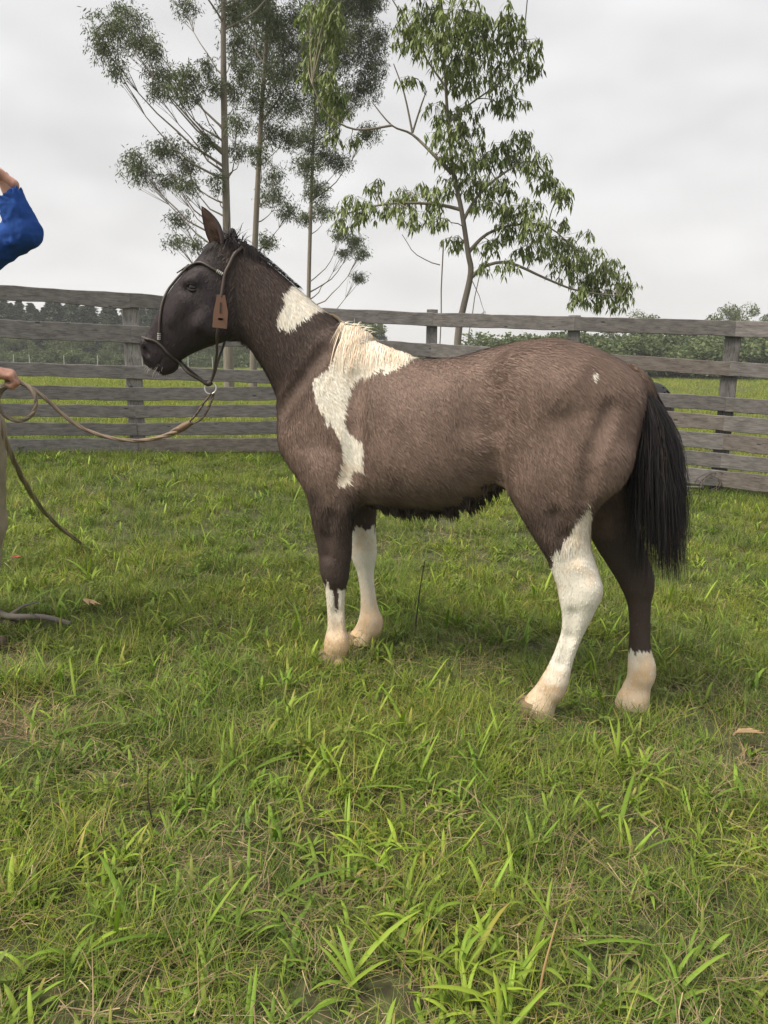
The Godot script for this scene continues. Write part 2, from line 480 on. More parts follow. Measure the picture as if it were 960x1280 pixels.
# x, back line, belly line, half width, share of the height at which it is widest
const TRUNK := [[-0.150, 1.262, 1.165, 0.035, 0.5], [-0.140, 1.290, 1.12, 0.07, 0.5], [-0.115, 1.327, 1.05, 0.11, 0.5], [-0.04, 1.380, 0.985, 0.165, 0.52], [0.066, 1.428, 0.95, 0.205, 0.55], [0.187, 1.458, 0.93, 0.222, 0.57], [0.31, 1.452, 0.90, 0.218, 0.55], [0.40, 1.435, 0.862, 0.208, 0.52], [0.476, 1.416, 0.808, 0.212, 0.50], [0.566, 1.391, 0.768, 0.228, 0.48], [0.66, 1.377, 0.747, 0.238, 0.46], [0.758, 1.378, 0.738, 0.24, 0.45], [0.85, 1.400, 0.738, 0.232, 0.44], [0.93, 1.428, 0.742, 0.22, 0.42], [1.02, 1.452, 0.756, 0.205, 0.40], [1.10, 1.445, 0.776, 0.198, 0.40], [1.18, 1.42, 0.79, 0.192, 0.40], [1.25, 1.37, 0.81, 0.175, 0.42], [1.31, 1.31, 0.85, 0.148, 0.44], [1.352, 1.25, 0.905, 0.112, 0.46], [1.378, 1.19, 0.965, 0.075, 0.46], [1.388, 1.13, 1.01, 0.04, 0.46]]
# middle, half depth, half width
const NECK := [[1.537, 1.849, -0.163, 1.556, 1.455, -0.172, 0.058], [1.460, 1.805, -0.131, 1.500, 1.426, -0.148, 0.066], [1.377, 1.735, -0.096, 1.457, 1.365, -0.129, 0.078], [1.294, 1.661, -0.060, 1.413, 1.281, -0.111, 0.092], [1.200, 1.580, -0.021, 1.379, 1.191, -0.097, 0.112], [1.106, 1.508, 0.0, 1.345, 1.10, -0.07, 0.125], [1.030, 1.425, 0.0, 1.29, 1.00, -0.03, 0.12]]
# top (face) point, bottom (jaw) point, half width
const HEAD := [[1.561, 1.858, -0.174, 1.481, 1.711, -0.140, 0.050], [1.633, 1.831, -0.204, 1.505, 1.612, -0.150, 0.070], [1.694, 1.763, -0.230, 1.529, 1.513, -0.160, 0.088], [1.743, 1.707, -0.251, 1.569, 1.448, -0.177, 0.098], [1.793, 1.644, -0.272, 1.627, 1.424, -0.202, 0.090], [1.837, 1.568, -0.291, 1.695, 1.396, -0.231, 0.072], [1.875, 1.498, -0.307, 1.757, 1.361, -0.257, 0.056], [1.903, 1.447, -0.319, 1.780, 1.330, -0.267, 0.055], [1.913, 1.403, -0.323, 1.804, 1.303, -0.277, 0.050], [1.893, 1.350, -0.317, 1.832, 1.300, -0.286, 0.035]]
const HEAD_UP := Vector3(0.57, 0.79, -0.24)

func limb(rowsT: Array, k: float) -> void:
	var lowest: float = rowsT[-1][0]
	for j in hf.ny:
		var y := hf.o.y + j * hf.h
		if y > rowsT[0][0] + 0.03 or y < lowest - 0.03: continue
		var r := row_at(rowsT, clampf(y, lowest, rowsT[0][0]))
		var over := maxf(lowest - y, y - rowsT[0][0])
		hf.loft_y(j, r[1], r[2], r[3], r[4], k, over, 2.2)

func sections(t: Array, per: int, turn: bool) -> Array:
	var tops := []
	var bots := []
	var wide := []
	for r in t:
		tops.append(Vector3(r[0], r[1], r[2]))
		bots.append(Vector3(r[3], r[4], r[5]))
		wide.append(Vector3(r[6], 0, 0))
	tops = spline(tops, per)
	bots = spline(bots, per)
	wide = spline(wide, per)
	var out := []
	for k in tops.size():
		var V := SIDE
		if turn: V = SIDE.lerp(Vector3(0, 0, -1), float(k) / (tops.size() - 1)).normalized()
		out.append([tops[k], bots[k], wide[k].x, V])
	return out

func smooth(a: float, b: float, x: float) -> float:
	return smoothstep(a, b, x)

func horse_colour(p: Vector3, jag := 1.0) -> Color:
	var q := Vector2(p.x, p.y)
	# ragged edges: hairs of one colour lie over the other
	q += Vector2(noise.get_noise_3d(p.x * 55, p.y * 30, p.z * 40), noise.get_noise_3d(p.x * 60 + 9, p.y * 14, p.z * 40)) * Vector2(0.006, 0.010) * jag
	var white := false
	if p.y > 0.84 and p.x > 0.7 and p.z < 0.2:
		white = Geometry2D.is_point_in_polygon(q, patch.shoulder) or Geometry2D.is_point_in_polygon(q, patch.neck)
	elif p.y < 0.88 and p.x < 0.5 and p.z < 0.0:
		white = Geometry2D.is_point_in_polygon(q, patch.hind)
	elif p.x < 0.1 and p.y > 1.28 and p.z < 0:
		white = Geometry2D.is_point_in_polygon(q, patch.croup)
	if p.x > 0.8 and p.y < 0.62:
		var edge := 0.385 if p.z < 0 else 0.60
		var n2 := noise.get_noise_2d(p.x * 34 + p.z * 20, p.z * 30 + 3.0)
		edge += n2 * 0.05
		if p.z < 0 and absf(p.x - 1.092) < 0.007: edge += 0.06
		if p.z < 0 and absf(p.x - 1.062) < 0.011: edge -= 0.075
		white = p.y < edge
	if p.x < 0.1 and p.z > 0 and p.y < 0.4:
		white = p.y < 0.215 + noise.get_noise_2d(p.x * 30, p.z * 30) * 0.03
	var v := noise.get_noise_3d(p.x * 5, p.y * 5, p.z * 5)
	var v2 := noise.get_noise_3d(p.x * 21, p.y * 13, p.z * 18)
	if white:
		var w := Color(0.70, 0.665, 0.595)
		# mud and yellow stain on the fetlocks and the hock
		var st := 0.0
		if p.y < 0.5:
			st = smooth(0.22 + 0.08 * v, 0.07, p.y) * (0.65 + 0.2 * v2) + smooth(0.1, 0.6, v + v2 * 0.3) * 0.35
			if p.x > 0.8: st = maxf(st, smooth(0.40, 0.10, p.y) * (0.90 + 0.5 * v + 0.2 * v2))
		elif p.y < 0.7:
			st = smooth(0.0, 0.6, v2 * 0.4 + v) * 0.5
		else:
			st = smooth(0.1, 0.7, v2) * 0.22
			if p.y < 0.95: st += 0.22
		return w.lerp(Color(0.58, 0.40, 0.235), clampf(st, 0, 0.9)) * (1.0 + 0.06 * v2)
	var body := Color(0.172, 0.120, 0.099)
	var dark := Color(0.050, 0.037, 0.034)
	var black := Color(0.036, 0.031, 0.032)
	var c := body * (1.0 + 0.30 * v + 0.14 * v2)
	var edge2 := 0.07 * v
	# the neck darkens forward of the shoulder, the head is black, the legs and belly fringe are dark
	var nk := clampf((p.x - 1.05 + (p.y - 1.25) * 0.75 + edge2) / 0.30, 0, 1) * smooth(1.02, 1.30, p.y)
	c = c.lerp(dark, nk * 0.95)
	var along := (p - Vector3(1.53, 1.66, -0.16)).dot(Vector3(0.80, -0.10, -0.3)) + edge2 * 0.35
	if p.x > 1.4 and p.y > 1.25:
		c = c.lerp(black, smooth(-0.03, 0.07, along))
	c = c.lerp(dark, smooth(0.92, 0.66, p.y + edge2 * 1.5) * 0.92)
	if p.x > 0.3 and p.x < 1.0: c = c.lerp(black, smooth(0.80, 0.745, p.y - 0.22 * maxf(0.0, 0.55 - p.x) - 0.3 * maxf(0.0, 0.42 - p.x) + edge2 * 0.25))
	return c

func horse_flow(p: Vector3) -> Vector3:
	if p.y < 0.8 and not (p.x > 0.4 and p.x < 0.98): return Vector3(-0.15, -1, 0)
	if p.x > 1.5: return Vector3(0.45, -0.85, -0.15)
	if p.x > 1.15 and p.y > 1.1: return Vector3(-0.45, -0.85, 0.1)
	var a := 0.35 * noise.get_noise_3d(p.x * 3.0, p.y * 3.0, 5.0)
	if p.x > 0.25 and p.x < 0.5: a += 0.5 * sin((p.x - 0.25) * 12.0)
	return Vector3(-0.62 - a, -0.78 + a * 0.5, 0)

func build_horse():
	patch = {neck = PackedVector2Array(NECK_PATCH), shoulder = PackedVector2Array(SHOULDER_PATCH), hind = PackedVector2Array(HIND_PATCH), croup = PackedVector2Array(CROUP_MARK)}
	hf = Field.new(Vector3(-0.34, -0.10, -0.42), Vector3(2.02, 1.97, 0.32), 0.0085)
	for i in hf.nx:
		var x := hf.o.x + i * hf.h
		var over := maxf(-0.15 - x, x - TRUNK[-1][0])
		if over > 0.03: continue
		var r := row_at(TRUNK, clampf(x, -0.15, TRUNK[-1][0]))
		hf.loft_x(i, r[1], r[2], r[3], 0.0, r[4], 0.02, 2.15, over if over > 0.0 else -9.0)
	# shoulder blades, breast, stifles, hip bones
	for s in [-1.0, 1.0]:
		hf.cone(Vector3(1.03, 1.33, s * 0.10), Vector3(1.25, 1.03, s * 0.115), Vector3(0.7, 0.7, 0), Vector2(0.09, 0.06), Vector2(0.10, 0.07), 0.07)
		hf.cone(Vector3(1.25, 1.02, s * 0.11), Vector3(1.11, 0.88, s * 0.135), Vector3(0.6, -0.7, 0), Vector2(0.095, 0.07), Vector2(0.085, 0.07), 0.06)
		hf.cone(Vector3(0.33, 1.335, s * 0.15), Vector3(0.20, 1.22, s * 0.13), Vector3(1, 0, 0), Vector2(0.075, 0.05), Vector2(0.14, 0.08), 0.07)
	limb(NEAR_FORE, 0.05)
	limb(FAR_FORE, 0.05)
	limb(NEAR_HIND, 0.06)
	limb(FAR_HIND, 0.06)
	hf.sweep(sections(NECK, 4, true), 0.08, 2.1)
	hf.sweep(sections(HEAD, 3, false), 0.025, 2.3)
	var hp := func(x: float, y: float, out: float) -> Vector3: # a point in the head's middle plane, moved out to its left
		return Vector3(x, y, -0.165 + (1.541 - x) * 0.4245) + SIDE * out
	for s in [-1.0, 1.0]:
		# round cheek, brow over the eye, cheek bone ridge, nostril rim, lip
		hf.cone(hp.call(1.635, 1.535, s * 0.060), hp.call(1.60, 1.50, s * 0.055), HEAD_UP, Vector2(0.075, 0.04), Vector2(0.06, 0.035), 0.03)
		hf.cone(hp.call(1.705, 1.678, s * 0.076), hp.call(1.672, 1.685, s * 0.078), Vector3(0, 1, 0), Vector2(0.016, 0.016), Vector2(0.020, 0.018), 0.035)
		hf.cone(hp.call(1.715, 1.595, s * 0.076), hp.call(1.775, 1.52, s * 0.056), HEAD_UP, Vector2(0.014, 0.010), Vector2(0.010, 0.010), 0.04)
		hf.cone(hp.call(1.893, 1.425, s * 0.034), hp.call(1.882, 1.385, s * 0.038), HEAD_UP, Vector2(0.020, 0.022), Vector2(0.024, 0.018), 0.025)
		# socket of the eye, nostril, mouth
		hf.cone(hp.call(1.694, 1.652, s * 0.112), hp.call(1.680, 1.653, s * 0.112), Vector3(0, 1, 0), Vector2(0.013, 0.03), Vector2(0.013, 0.03), 0.012, true)
		hf.cone(hp.call(1.890, 1.405, s * 0.066), hp.call(1.880, 1.378, s * 0.066), HEAD_UP, Vector2(0.009, 0.026), Vector2(0.014, 0.026), 0.006, true)
		hf.cone(hp.call(1.850, 1.322, s * 0.05), hp.call(1.822, 1.368, s * 0.064), HEAD_UP, Vector2(0.005, 0.02), Vector2(0.003, 0.012), 0.008, true)
	# lips and chin
	hf.cone(hp.call(1.875, 1.355, -0.012), hp.call(1.875, 1.355, 0.012), HEAD_UP, Vector2(0.036, 0.03), Vector2(0.036, 0.03), 0.03)
	hf.cone(hp.call(1.832, 1.315, 0.0), hp.call(1.800, 1.330, 0.0), HEAD_UP, Vector2(0.020, 0.030), Vector2(0.02, 0.03), 0.02)
	# muscle and tendon lines on the near side
	for g in [[[1.12, 1.40], [1.22, 1.28], [1.31, 1.16], 0.045, 0.010], [[0.96, 1.30], [0.955, 1.10], [0.985, 0.90], 0.055, 0.010], [[0.385, 1.10], [0.372, 1.0], [0.36, 0.92], 0.035, 0.014], [[-0.03, 1.22], [0.015, 1.06], [0.035, 0.90], 0.035, 0.004], [[0.13, 0.82], [0.09, 0.74], [0.05, 0.66], 0.028, 0.007], [[0.050, 0.43], [0.058, 0.33], [0.080, 0.22], 0.016, 0.006], [[1.058, 0.38], [1.057, 0.28], [1.052, 0.18], 0.016, 0.006], [[1.07, 0.72], [1.09, 0.62], [1.09, 0.54], 0.025, 0.006]]:
		var last := Vector3.ZERO
		for k in 3:
			var p := hf.land(Vector3(g[k][0], g[k][1], -0.40), Vector3(0, 0, 1))
			var ce: Vector3 = p + hf.grad(p) * (g[3] - g[4])
			if k > 0: hf.cone(last, ce, Vector3.UP, Vector2(g[3], g[3]), Vector2(g[3], g[3]), 0.03, true)
			last = ce
	hf.cone(Vector3(0.45, 1.26, -0.305), Vector3(0.43, 1.16, -0.305), Vector3.RIGHT, Vector2(0.10, 0.11), Vector2(0.09, 0.11), 0.07, true)
	# bones under the skin: knees, hocks, fetlocks
	for b in [[1.09, 0.475, -0.145, 0.032], [1.068, 0.135, -0.140, 0.031], [0.005, 0.515, -0.140, 0.032], [0.10, 0.110, -0.140, 0.031], [1.07, 0.47, 0.14, 0.036], [1.02, 0.135, 0.135, 0.031], [-0.165, 0.50, 0.134, 0.038], [-0.205, 0.12, 0.134, 0.031]]:
		hf.cone(Vector3(b[0], b[1] + 0.012, b[2]), Vector3(b[0], b[1] - 0.012, b[2]), Vector3.RIGHT, Vector2(b[3], b[3]), Vector2(b[3], b[3]), 0.04)
	var net := hf.nets()
	var v: PackedVector3Array = net[0]
	var n: PackedVector3Array = net[1]
	var c := PackedColorArray()
	c.resize(v.size())
	for k in v.size():
		c[k] = horse_colour(v[k])
	var horse := base("horse", HORSE_AT)
	horse.basis = Basis(Vector3(-cos(deg_to_rad(HORSE_TURN)), 0, -sin(deg_to_rad(HORSE_TURN))), Vector3.UP, Vector3(sin(deg_to_rad(HORSE_TURN)), 0, -cos(deg_to_rad(HORSE_TURN))))
	tag(horse, "young brown and white pinto horse with black head standing in the grass", "horse")
	M.coat = vmat(0.62)
	M.coat.metallic_specular = 0.3
	piece("body", array_mesh(v, n, c, net[2]), M.coat, horse)
	M.horse = horse
	print("horse verts ", v.size(), " t=", Time.get_ticks_msec())
	horse_hair(horse, v, n, net[2])
	horse_parts(horse, hp)
	print("horse done t=", Time.get_ticks_msec())

# the wet coat: short pointed locks laid along the growth of the hair
func horse_hair(horse: Node3D, v: PackedVector3Array, n: PackedVector3Array, idx: PackedInt32Array) -> void:
	var s := Soup.new()
	var r := RandomNumberGenerator.new()
	r.seed = 21
	for k in range(0, idx.size(), 3):
		var a := v[idx[k]]
		var near := a.z < 0.06
		if a.x > 1.45 and a.y > 1.3: near = (a - Vector3(1.541, 0, -0.165)).dot(SIDE) > -0.02
		var head := a.x > 1.56 and a.y > 1.28
		if r.randf() > ((0.45 if head or a.y < 0.6 else 0.80) if near else 0.22): continue
		var b := v[idx[k + 1]]
		var c := v[idx[k + 2]]
		var u := r.randf()
		var w := r.randf() * (1.0 - u)
		var p := a + (b - a) * u + (c - a) * w
		var nn := n[idx[k]]
		var fl := horse_flow(p)
		fl += Vector3(r.randf_range(-0.3, 0.3), r.randf_range(-0.3, 0.3), r.randf_range(-0.3, 0.3))
		fl = (fl - nn * fl.dot(nn)).normalized()
		var len := 0.023
		if head: len = 0.009
		elif p.y < 0.66 and not (p.x > 0.35 and p.x < 0.95): len = 0.008
		elif p.y < 0.85 and p.x > 0.35 and p.x < 1.0: len = 0.032
		len *= r.randf_range(0.6, 1.35)
		var wd := r.randf_range(0.0012, 0.0028)
		if head: wd *= 0.7
		var side := nn.cross(fl) * wd
		var col := horse_colour(p, 1.3)
		var bright := r.randf_range(0.80, 1.18)
		var tip := col * bright * 1.18
		if col.r < 0.3 and r.randf() < 0.20 and not head: tip = tip.lerp(Color(0.25, 0.185, 0.155), 0.45)
		p += nn * 0.0006
		var lift := nn * len * r.randf_range(0.08, 0.22)
		var n2 := (nn - fl * 0.08 + nn.cross(fl) * r.randf_range(-0.5, 0.5) * (0.35 if col.r > 0.3 else 0.8)).normalized()
		var i0 := s.vert(p - side, n2, col * bright)
		s.vert(p + side, n2, col * bright)
		s.vert(p + fl * len + lift, n2, tip)
		s.tri(i0, i0 + 1, i0 + 2)
	var coat := piece("coat", s.mesh(), M.coat, horse)
	coat.set_meta("kind", "stuff")

# one lock: a flat ribbon that tapers, along the given points
func ribbon(s: Soup, pts: Array, wide: float, col: Color, tip: Color, face: Vector3) -> void:
	var m := pts.size()
	var last := -1
	for k in m:
		var t: Vector3 = (pts[mini(k + 1, m - 1)] - pts[maxi(k - 1, 0)]).normalized()
		var sd := t.cross(face).normalized()
		var f := float(k) / (m - 1)
		var w := wide * (1.0 - f * f * 0.85) * 0.5
		var nn := sd.cross(t).normalized()
		var c := col.lerp(tip, f)
		var i0 := s.vert(pts[k] - sd * w, (nn - sd * 0.5).normalized(), c)
		s.vert(pts[k] + sd * w, (nn + sd * 0.5).normalized(), c)
		if last >= 0:
			s.tri(last, i0, last + 1); s.tri(last + 1, i0, i0 + 1)
		last = i0

const TAIL := [Vector3(-0.075, 1.356, 0.000), Vector3(-0.112, 1.314, 0.000), Vector3(-0.148, 1.238, 0.000), Vector3(-0.185, 1.122, 0.000), Vector3(-0.208, 0.974, 0.000), Vector3(-0.226, 0.794, 0.000), Vector3(-0.240, 0.590, 0.000)]
const CREST_WHITE := [Vector3(1.165, 1.561, 0.000), Vector3(1.111, 1.515, 0.000), Vector3(1.047, 1.480, 0.000), Vector3(0.984, 1.458, 0.000), Vector3(0.910, 1.430, 0.000), Vector3(0.823, 1.395, 0.000)]
const CREST_DARK := [Vector3(1.560, 1.850, -0.174), Vector3(1.485, 1.827, -0.141), Vector3(1.423, 1.779, -0.115), Vector3(1.362, 1.725, -0.089), Vector3(1.294, 1.664, -0.060)]

func horse_parts(horse: Node3D, hp: Callable) -> void:
	var r := RandomNumberGenerator.new()
	r.seed = 33
	# tail: a dock under many long locks
	var s := Soup.new()
	var line := spline(TAIL, 5)
	var rad := []
	for k in line.size():
		var f := float(k) / (line.size() - 1)
		rad.append(0.016 + 0.026 * sin(f * PI * 0.8))
	var core := line.slice(0, line.size() - 3)
	s.tube(core, rad, 8, Color(0.060, 0.044, 0.036), Color(0.018, 0.016, 0.017))
	var hair_dark := Color(0.017, 0.0155, 0.017)
	for k in 2400:
		var start := pow(r.randf(), 2.0) * 0.55
		var a := r.randf() * TAU
		var spread := r.randf()
		var pts := []
		var endf := r.randf_range(0.72, 1.04)
		var wob := Vector3(r.randf_range(-1, 1), 0, r.randf_range(-1, 1)) * 0.017
		for q in 9:
			var f := start + (endf - start) * q / 8.0
			var at: Vector3 = line[clampi(int(f * (line.size() - 1)), 0, line.size() - 1)]
			var nx: Vector3 = line[clampi(int(f * (line.size() - 1)) + 1, 0, line.size() - 1)]
			at = at.lerp(nx, fposmod(f * (line.size() - 1), 1.0))
			if f > 1.0: at += Vector3(-0.01, -0.75, 0) * (f - 1.0)
			var wide := 0.019 + 0.107 * smoothstep(0.05, 0.62, f) - 0.018 * smoothstep(0.75, 1.0, f)
			var out := sqrt(spread) * (0.35 + 0.65 * q / 8.0)
			pts.append(at + Vector3(cos(a), 0, sin(a)) * wide * out + Vector3(0.022 * smoothstep(0.35, 0.9, f), 0, 0) * cos(a * 2.0 + 1.0) + wob * sin(q * 0.9 + a))
		var c := hair_dark * r.randf_range(0.6, 1.5)
		var tip := c
		if r.randf() < 0.03: tip = Color(0.10, 0.07, 0.055)
		ribbon(s, pts, r.randf_range(0.0022, 0.0055), c, tip, Vector3(cos(a + r.randf_range(-0.9, 0.9)), 0.1, sin(a)))
	for k in 420: # short brown hair over the dock
		var f := r.randf_range(0.0, 0.22)
		var i0 := int(f * (line.size() - 1))
		var a := r.randf() * TAU
		var p: Vector3 = line[i0] + Vector3(cos(a), 0.0, sin(a)) * (rad[i0] + 0.003) + Vector3(0, 0.012, 0)
		var d: Vector3 = (line[i0 + 1] - line[i0]).normalized() + Vector3(cos(a), 0, sin(a)) * 0.10
		var c := Color(0.13, 0.09, 0.07) * r.randf_range(0.4, 1.5)
		ribbon(s, [p, p + d * 0.03, p + d * 0.06, p + d * 0.09 + Vector3(0, -0.02, 0)], r.randf_range(0.002, 0.005), c, c.lerp(hair_dark, 0.6), Vector3(cos(a), 0.3, sin(a)))
	M.hair = vmat(0.55)
	M.hair.metallic_specular = 0.25
	var tl := piece("tail", s.mesh(), M.hair, horse)
	tl.set_meta("label", "long black tail")
	# white mane falling over the near side of the withers
	s = Soup.new()
	var crest := spline(CREST_WHITE, 8)
	for k in 1300:
		var f := r.randf()
		var p: Vector3 = crest[int(f * (crest.size() - 1))] + Vector3(r.randf_range(-0.012, 0.012), 0, r.randf_range(-0.015, 0.012))
		p = hf.cling(p, 0.004)
		var long := lerpf(0.42, 0.17, f) * r.randf_range(0.35, 1.1)
		if f < 0.22: long *= 0.10 + f * 2.6
		var dir := Vector3(lerpf(0.05, -0.32, f) + r.randf_range(-0.16, 0.16), -1, -0.55)
		var gap := r.randf_range(0.003, 0.009)
		var pts := [p]
		for q in 7:
			p += dir.normalized() * long / 7.0
			p = hf.cling(p, gap * (0.5 + 0.5 * sin(q * 0.45)))
			dir.x += r.randf_range(-0.08, 0.08)
			pts.append(p)
		var c := Color(0.78, 0.72, 0.62).lerp(Color(0.68, 0.49, 0.30), clampf(noise.get_noise_2d(f * 9.0, 3.0) * 0.9 + r.randf_range(-0.1, 0.5), 0, 1)) * r.randf_range(0.85, 1.1)
		ribbon(s, pts, r.randf_range(0.0018, 0.0045), c, c * 1.08, hf.grad(pts[3]))
	for k in 36: # wisps standing off the crest
		var p: Vector3 = crest[int(r.randf_range(0.15, 0.6) * (crest.size() - 1))]
		p = hf.cling(p, 0.003)
		var d := Vector3(r.randf_range(-0.9, 0.1), r.randf_range(0.2, 0.9), r.randf_range(-0.5, 0.5)).normalized()
		var pts := []
		var long := r.randf_range(0.03, 0.075)
		for q in 5:
			pts.append(p + d * long * q / 4.0 + Vector3(-0.2, -0.5, -0.2) * long * q * q / 16.0)
		ribbon(s, pts, 0.0022, Color(0.75, 0.70, 0.62), Color(0.78, 0.73, 0.65), Vector3(0.4, 0, -0.9))
	var mw := piece("mane", s.mesh(), M.hair, horse)
	mw.set_meta("label", "cream white mane lying over the withers")
	# short black mane along the crest, with the tuft at the poll
	s = Soup.new()
	crest = spline(CREST_DARK, 10)
	for k in 700:
		var f := r.randf()
		var p: Vector3 = crest[int(f * (crest.size() - 1))] + Vector3(r.randf_range(-0.01, 0.01), 0, 0)
		p = hf.cling(p, 0.002)
		var long := r.randf_range(0.05, 0.10) * (1.15 - f * 0.7)
		var dir := Vector3(-0.25 + r.randf_range(-0.3, 0.2), -1, -0.25 + r.randf_range(-0.4, 0.3))
		if f < 0.2: dir = Vector3(r.randf_range(-0.8, 0.5), r.randf_range(-1, 0.9), r.randf_range(-0.9, 0.4))
		var pts := [p]
		var gap := r.randf_range(0.002, 0.008)
		for q in 5:
			p += dir.normalized() * long / 5.0
			if f >= 0.2 or hf.at_point(p) < gap: p = hf.cling(p, gap)
			dir.y -= 0.12
			pts.append(p)
		var c := Color(0.030, 0.026, 0.027) * r.randf_range(0.6, 1.5)
		ribbon(s, pts, r.randf_range(0.0025, 0.006), c, c, hf.grad(pts[2]))
	for k in 150: # forelock
		var p: Vector3 = hp.call(1.60 + r.randf_range(-0.03, 0.02), 1.85, r.randf_range(-0.02, 0.05))
		p = hf.cling(p, 0.004)
		var dir := Vector3(r.randf_range(0.1, 0.7), r.randf_range(-0.6, -0.1), r.randf_range(-0.4, 0.1))
		var pts := [p]
		for q in 5:
			p += dir.normalized() * r.randf_range(0.010, 0.020)
			p = hf.cling(p, 0.006)
			dir.y -= 0.15
			pts.append(p)
		var c := Color(0.024, 0.021, 0.022) * r.randf_range(0.6, 1.5)
		ribbon(s, pts, 0.004, c, c, hf.grad(pts[2]))
	var md := piece("mane", s.mesh(), M.hair, horse)
	md.set_meta("label", "short black mane along the crest and poll")
	# shaggy fringe of wet hair under the belly
	s = Soup.new()
	for clump in 130:
		var x := r.randf_range(0.36, 1.0)
		var p0 := hf.land(Vector3(x, 0.64, r.randf_range(-0.13, 0.05)), Vector3.UP)
		var big := r.randf_range(0.4, 1.2) * (1.0 - 0.7 * smoothstep(0.8, 1.0, x))
		for k in 14:
			var p := hf.cling(p0 + Vector3(r.randf_range(-0.016, 0.016), 0, r.randf_range(-0.016, 0.016)), -0.002)
			var long := r.randf_range(0.03, 0.058) * big
			var d := (Vector3(-0.3, -1, 0) + (p0 - p) * 18.0 + Vector3(r.randf_range(-0.2, 0.2), 0, r.randf_range(-0.2, 0.2))).normalized()
			var pts := []
			for q in 4: pts.append(p + d * long * q / 3.0)
			var c := Color(0.034, 0.027, 0.025) * r.randf_range(0.6, 1.5)
			ribbon(s, pts, r.randf_range(0.003, 0.006), c, c.lerp(Color(0.10, 0.07, 0.055), r.randf() * 0.5), Vector3(0.3, 0, -1))
	var bf := piece("belly_hair", s.mesh(), M.hair, horse)
	bf.set_meta("label", "shaggy dark wet hair hanging under the belly")
	# ears
	for sd in [1.0, -1.0]:
		s = Soup.new()
		var b0: Vector3 = hp.call(1.585, 1.828, sd * 0.040)
		var tip: Vector3 = hp.call(1.648, 1.978, sd * 0.050) if sd > 0 else hp.call(1.56, 1.92, sd * 0.13)
		var A := (tip - b0)
		var ln := A.length()
		A = A / ln
		var D: Vector3 = (Vector3(0.62, 0.0, -0.25) + SIDE * sd * 0.85)
		D = (D - A * D.dot(A)).normalized()
		var S := A.cross(D)
		for layer in 2:
			var start := s.v.size()
			for j in 13:
				var t := j / 12.0
				var w := 0.036 * pow(sin(PI * clampf(0.20 + 0.80 * t, 0, 1)), 0.75) * (1.0 + 0.15 * (1.0 - t)) + 0.001
				var bend := D * (-0.012 * sin(t * PI))
				for i in 9:
					var ang := (i / 4.0 - 1.0) * deg_to_rad(118.0 - 25.0 * t)
					var rd := -D * cos(ang) * 0.8 + S * sin(ang)
					var p := b0 + A * ln * t + rd * (w - layer * 0.004) + bend + D * w * 0.25
					var col := Color(0.038, 0.032, 0.032)
					if layer == 1: col = Color(0.27, 0.18, 0.15).lerp(Color(0.09, 0.06, 0.05), clampf(absf(i / 4.0 - 1.0) * 0.7 + 0.5 * noise.get_noise_2d(i * 0.7, j * 0.5), 0, 1))
					elif i == 0 or i == 8: col = Color(0.13, 0.085, 0.07)
					s.vert(p, rd.normalized() * (1.0 if layer == 0 else -1.0), col)
			for j in 12:
				for i in 8:
					var a0 := start + j * 9 + i
					if layer == 0:
						s.tri(a0, a0 + 1, a0 + 9); s.tri(a0 + 1, a0 + 10, a0 + 9)
					else:
						s.tri(a0, a0 + 9, a0 + 1); s.tri(a0 + 1, a0 + 9, a0 + 10)
		# hair inside the ear
		for k in 70:
			var p := b0 + A * ln * r.randf_range(0.02, 0.35) - D * 0.006 + S * r.randf_range(-0.02, 0.02)
			var d := (A * 0.8 + D * 0.6 + S * r.randf_range(-0.4, 0.4)).normalized()
			var c := Color(0.16, 0.11, 0.09) * r.randf_range(0.4, 1.6)
			ribbon(s, [p, p + d * 0.015, p + d * 0.028 + A * 0.004], 0.003, c, c, D)
		piece("ear", s.mesh(), M.coat, horse)
	# eyes, lids
	M.eye = mat(0.012, 0.009, 0.008, 0.08)
	for sd in [1.0, -1.0]:
		var q: Vector3 = hp.call(1.687, 1.653, sd * 0.15)
		q = hf.land(q, -SIDE * sd, 0.0)
		var ball := SphereMesh.new()
		ball.radius = 0.021; ball.height = 0.042; ball.radial_segments = 24; ball.rings = 12
		var e := piece("eye", ball, M.eye, horse)
		e.position = q - SIDE * sd * 0.008
		s = Soup.new()
		for lid in 2:
			var pts := []
			for k in 9:
				var f := k / 8.0 * 2.0 - 1.0
				var up := (0.0150 if lid == 0 else -0.0125) * (1.0 - f * f)
				var pp: Vector3 = q + Vector3(0.92, 0.12, -0.39) * f * 0.024 + Vector3(0, up, 0)
				pts.append(pp + SIDE * sd * (0.009 - 0.010 * f * f))
			s.tube(pts, [0.003, 0.0045, 0.005, 0.0055, 0.006, 0.0055, 0.005, 0.0045, 0.003], 6, Color(0.026, 0.023, 0.024))
		piece("eyelid", s.mesh(), M.coat, horse)
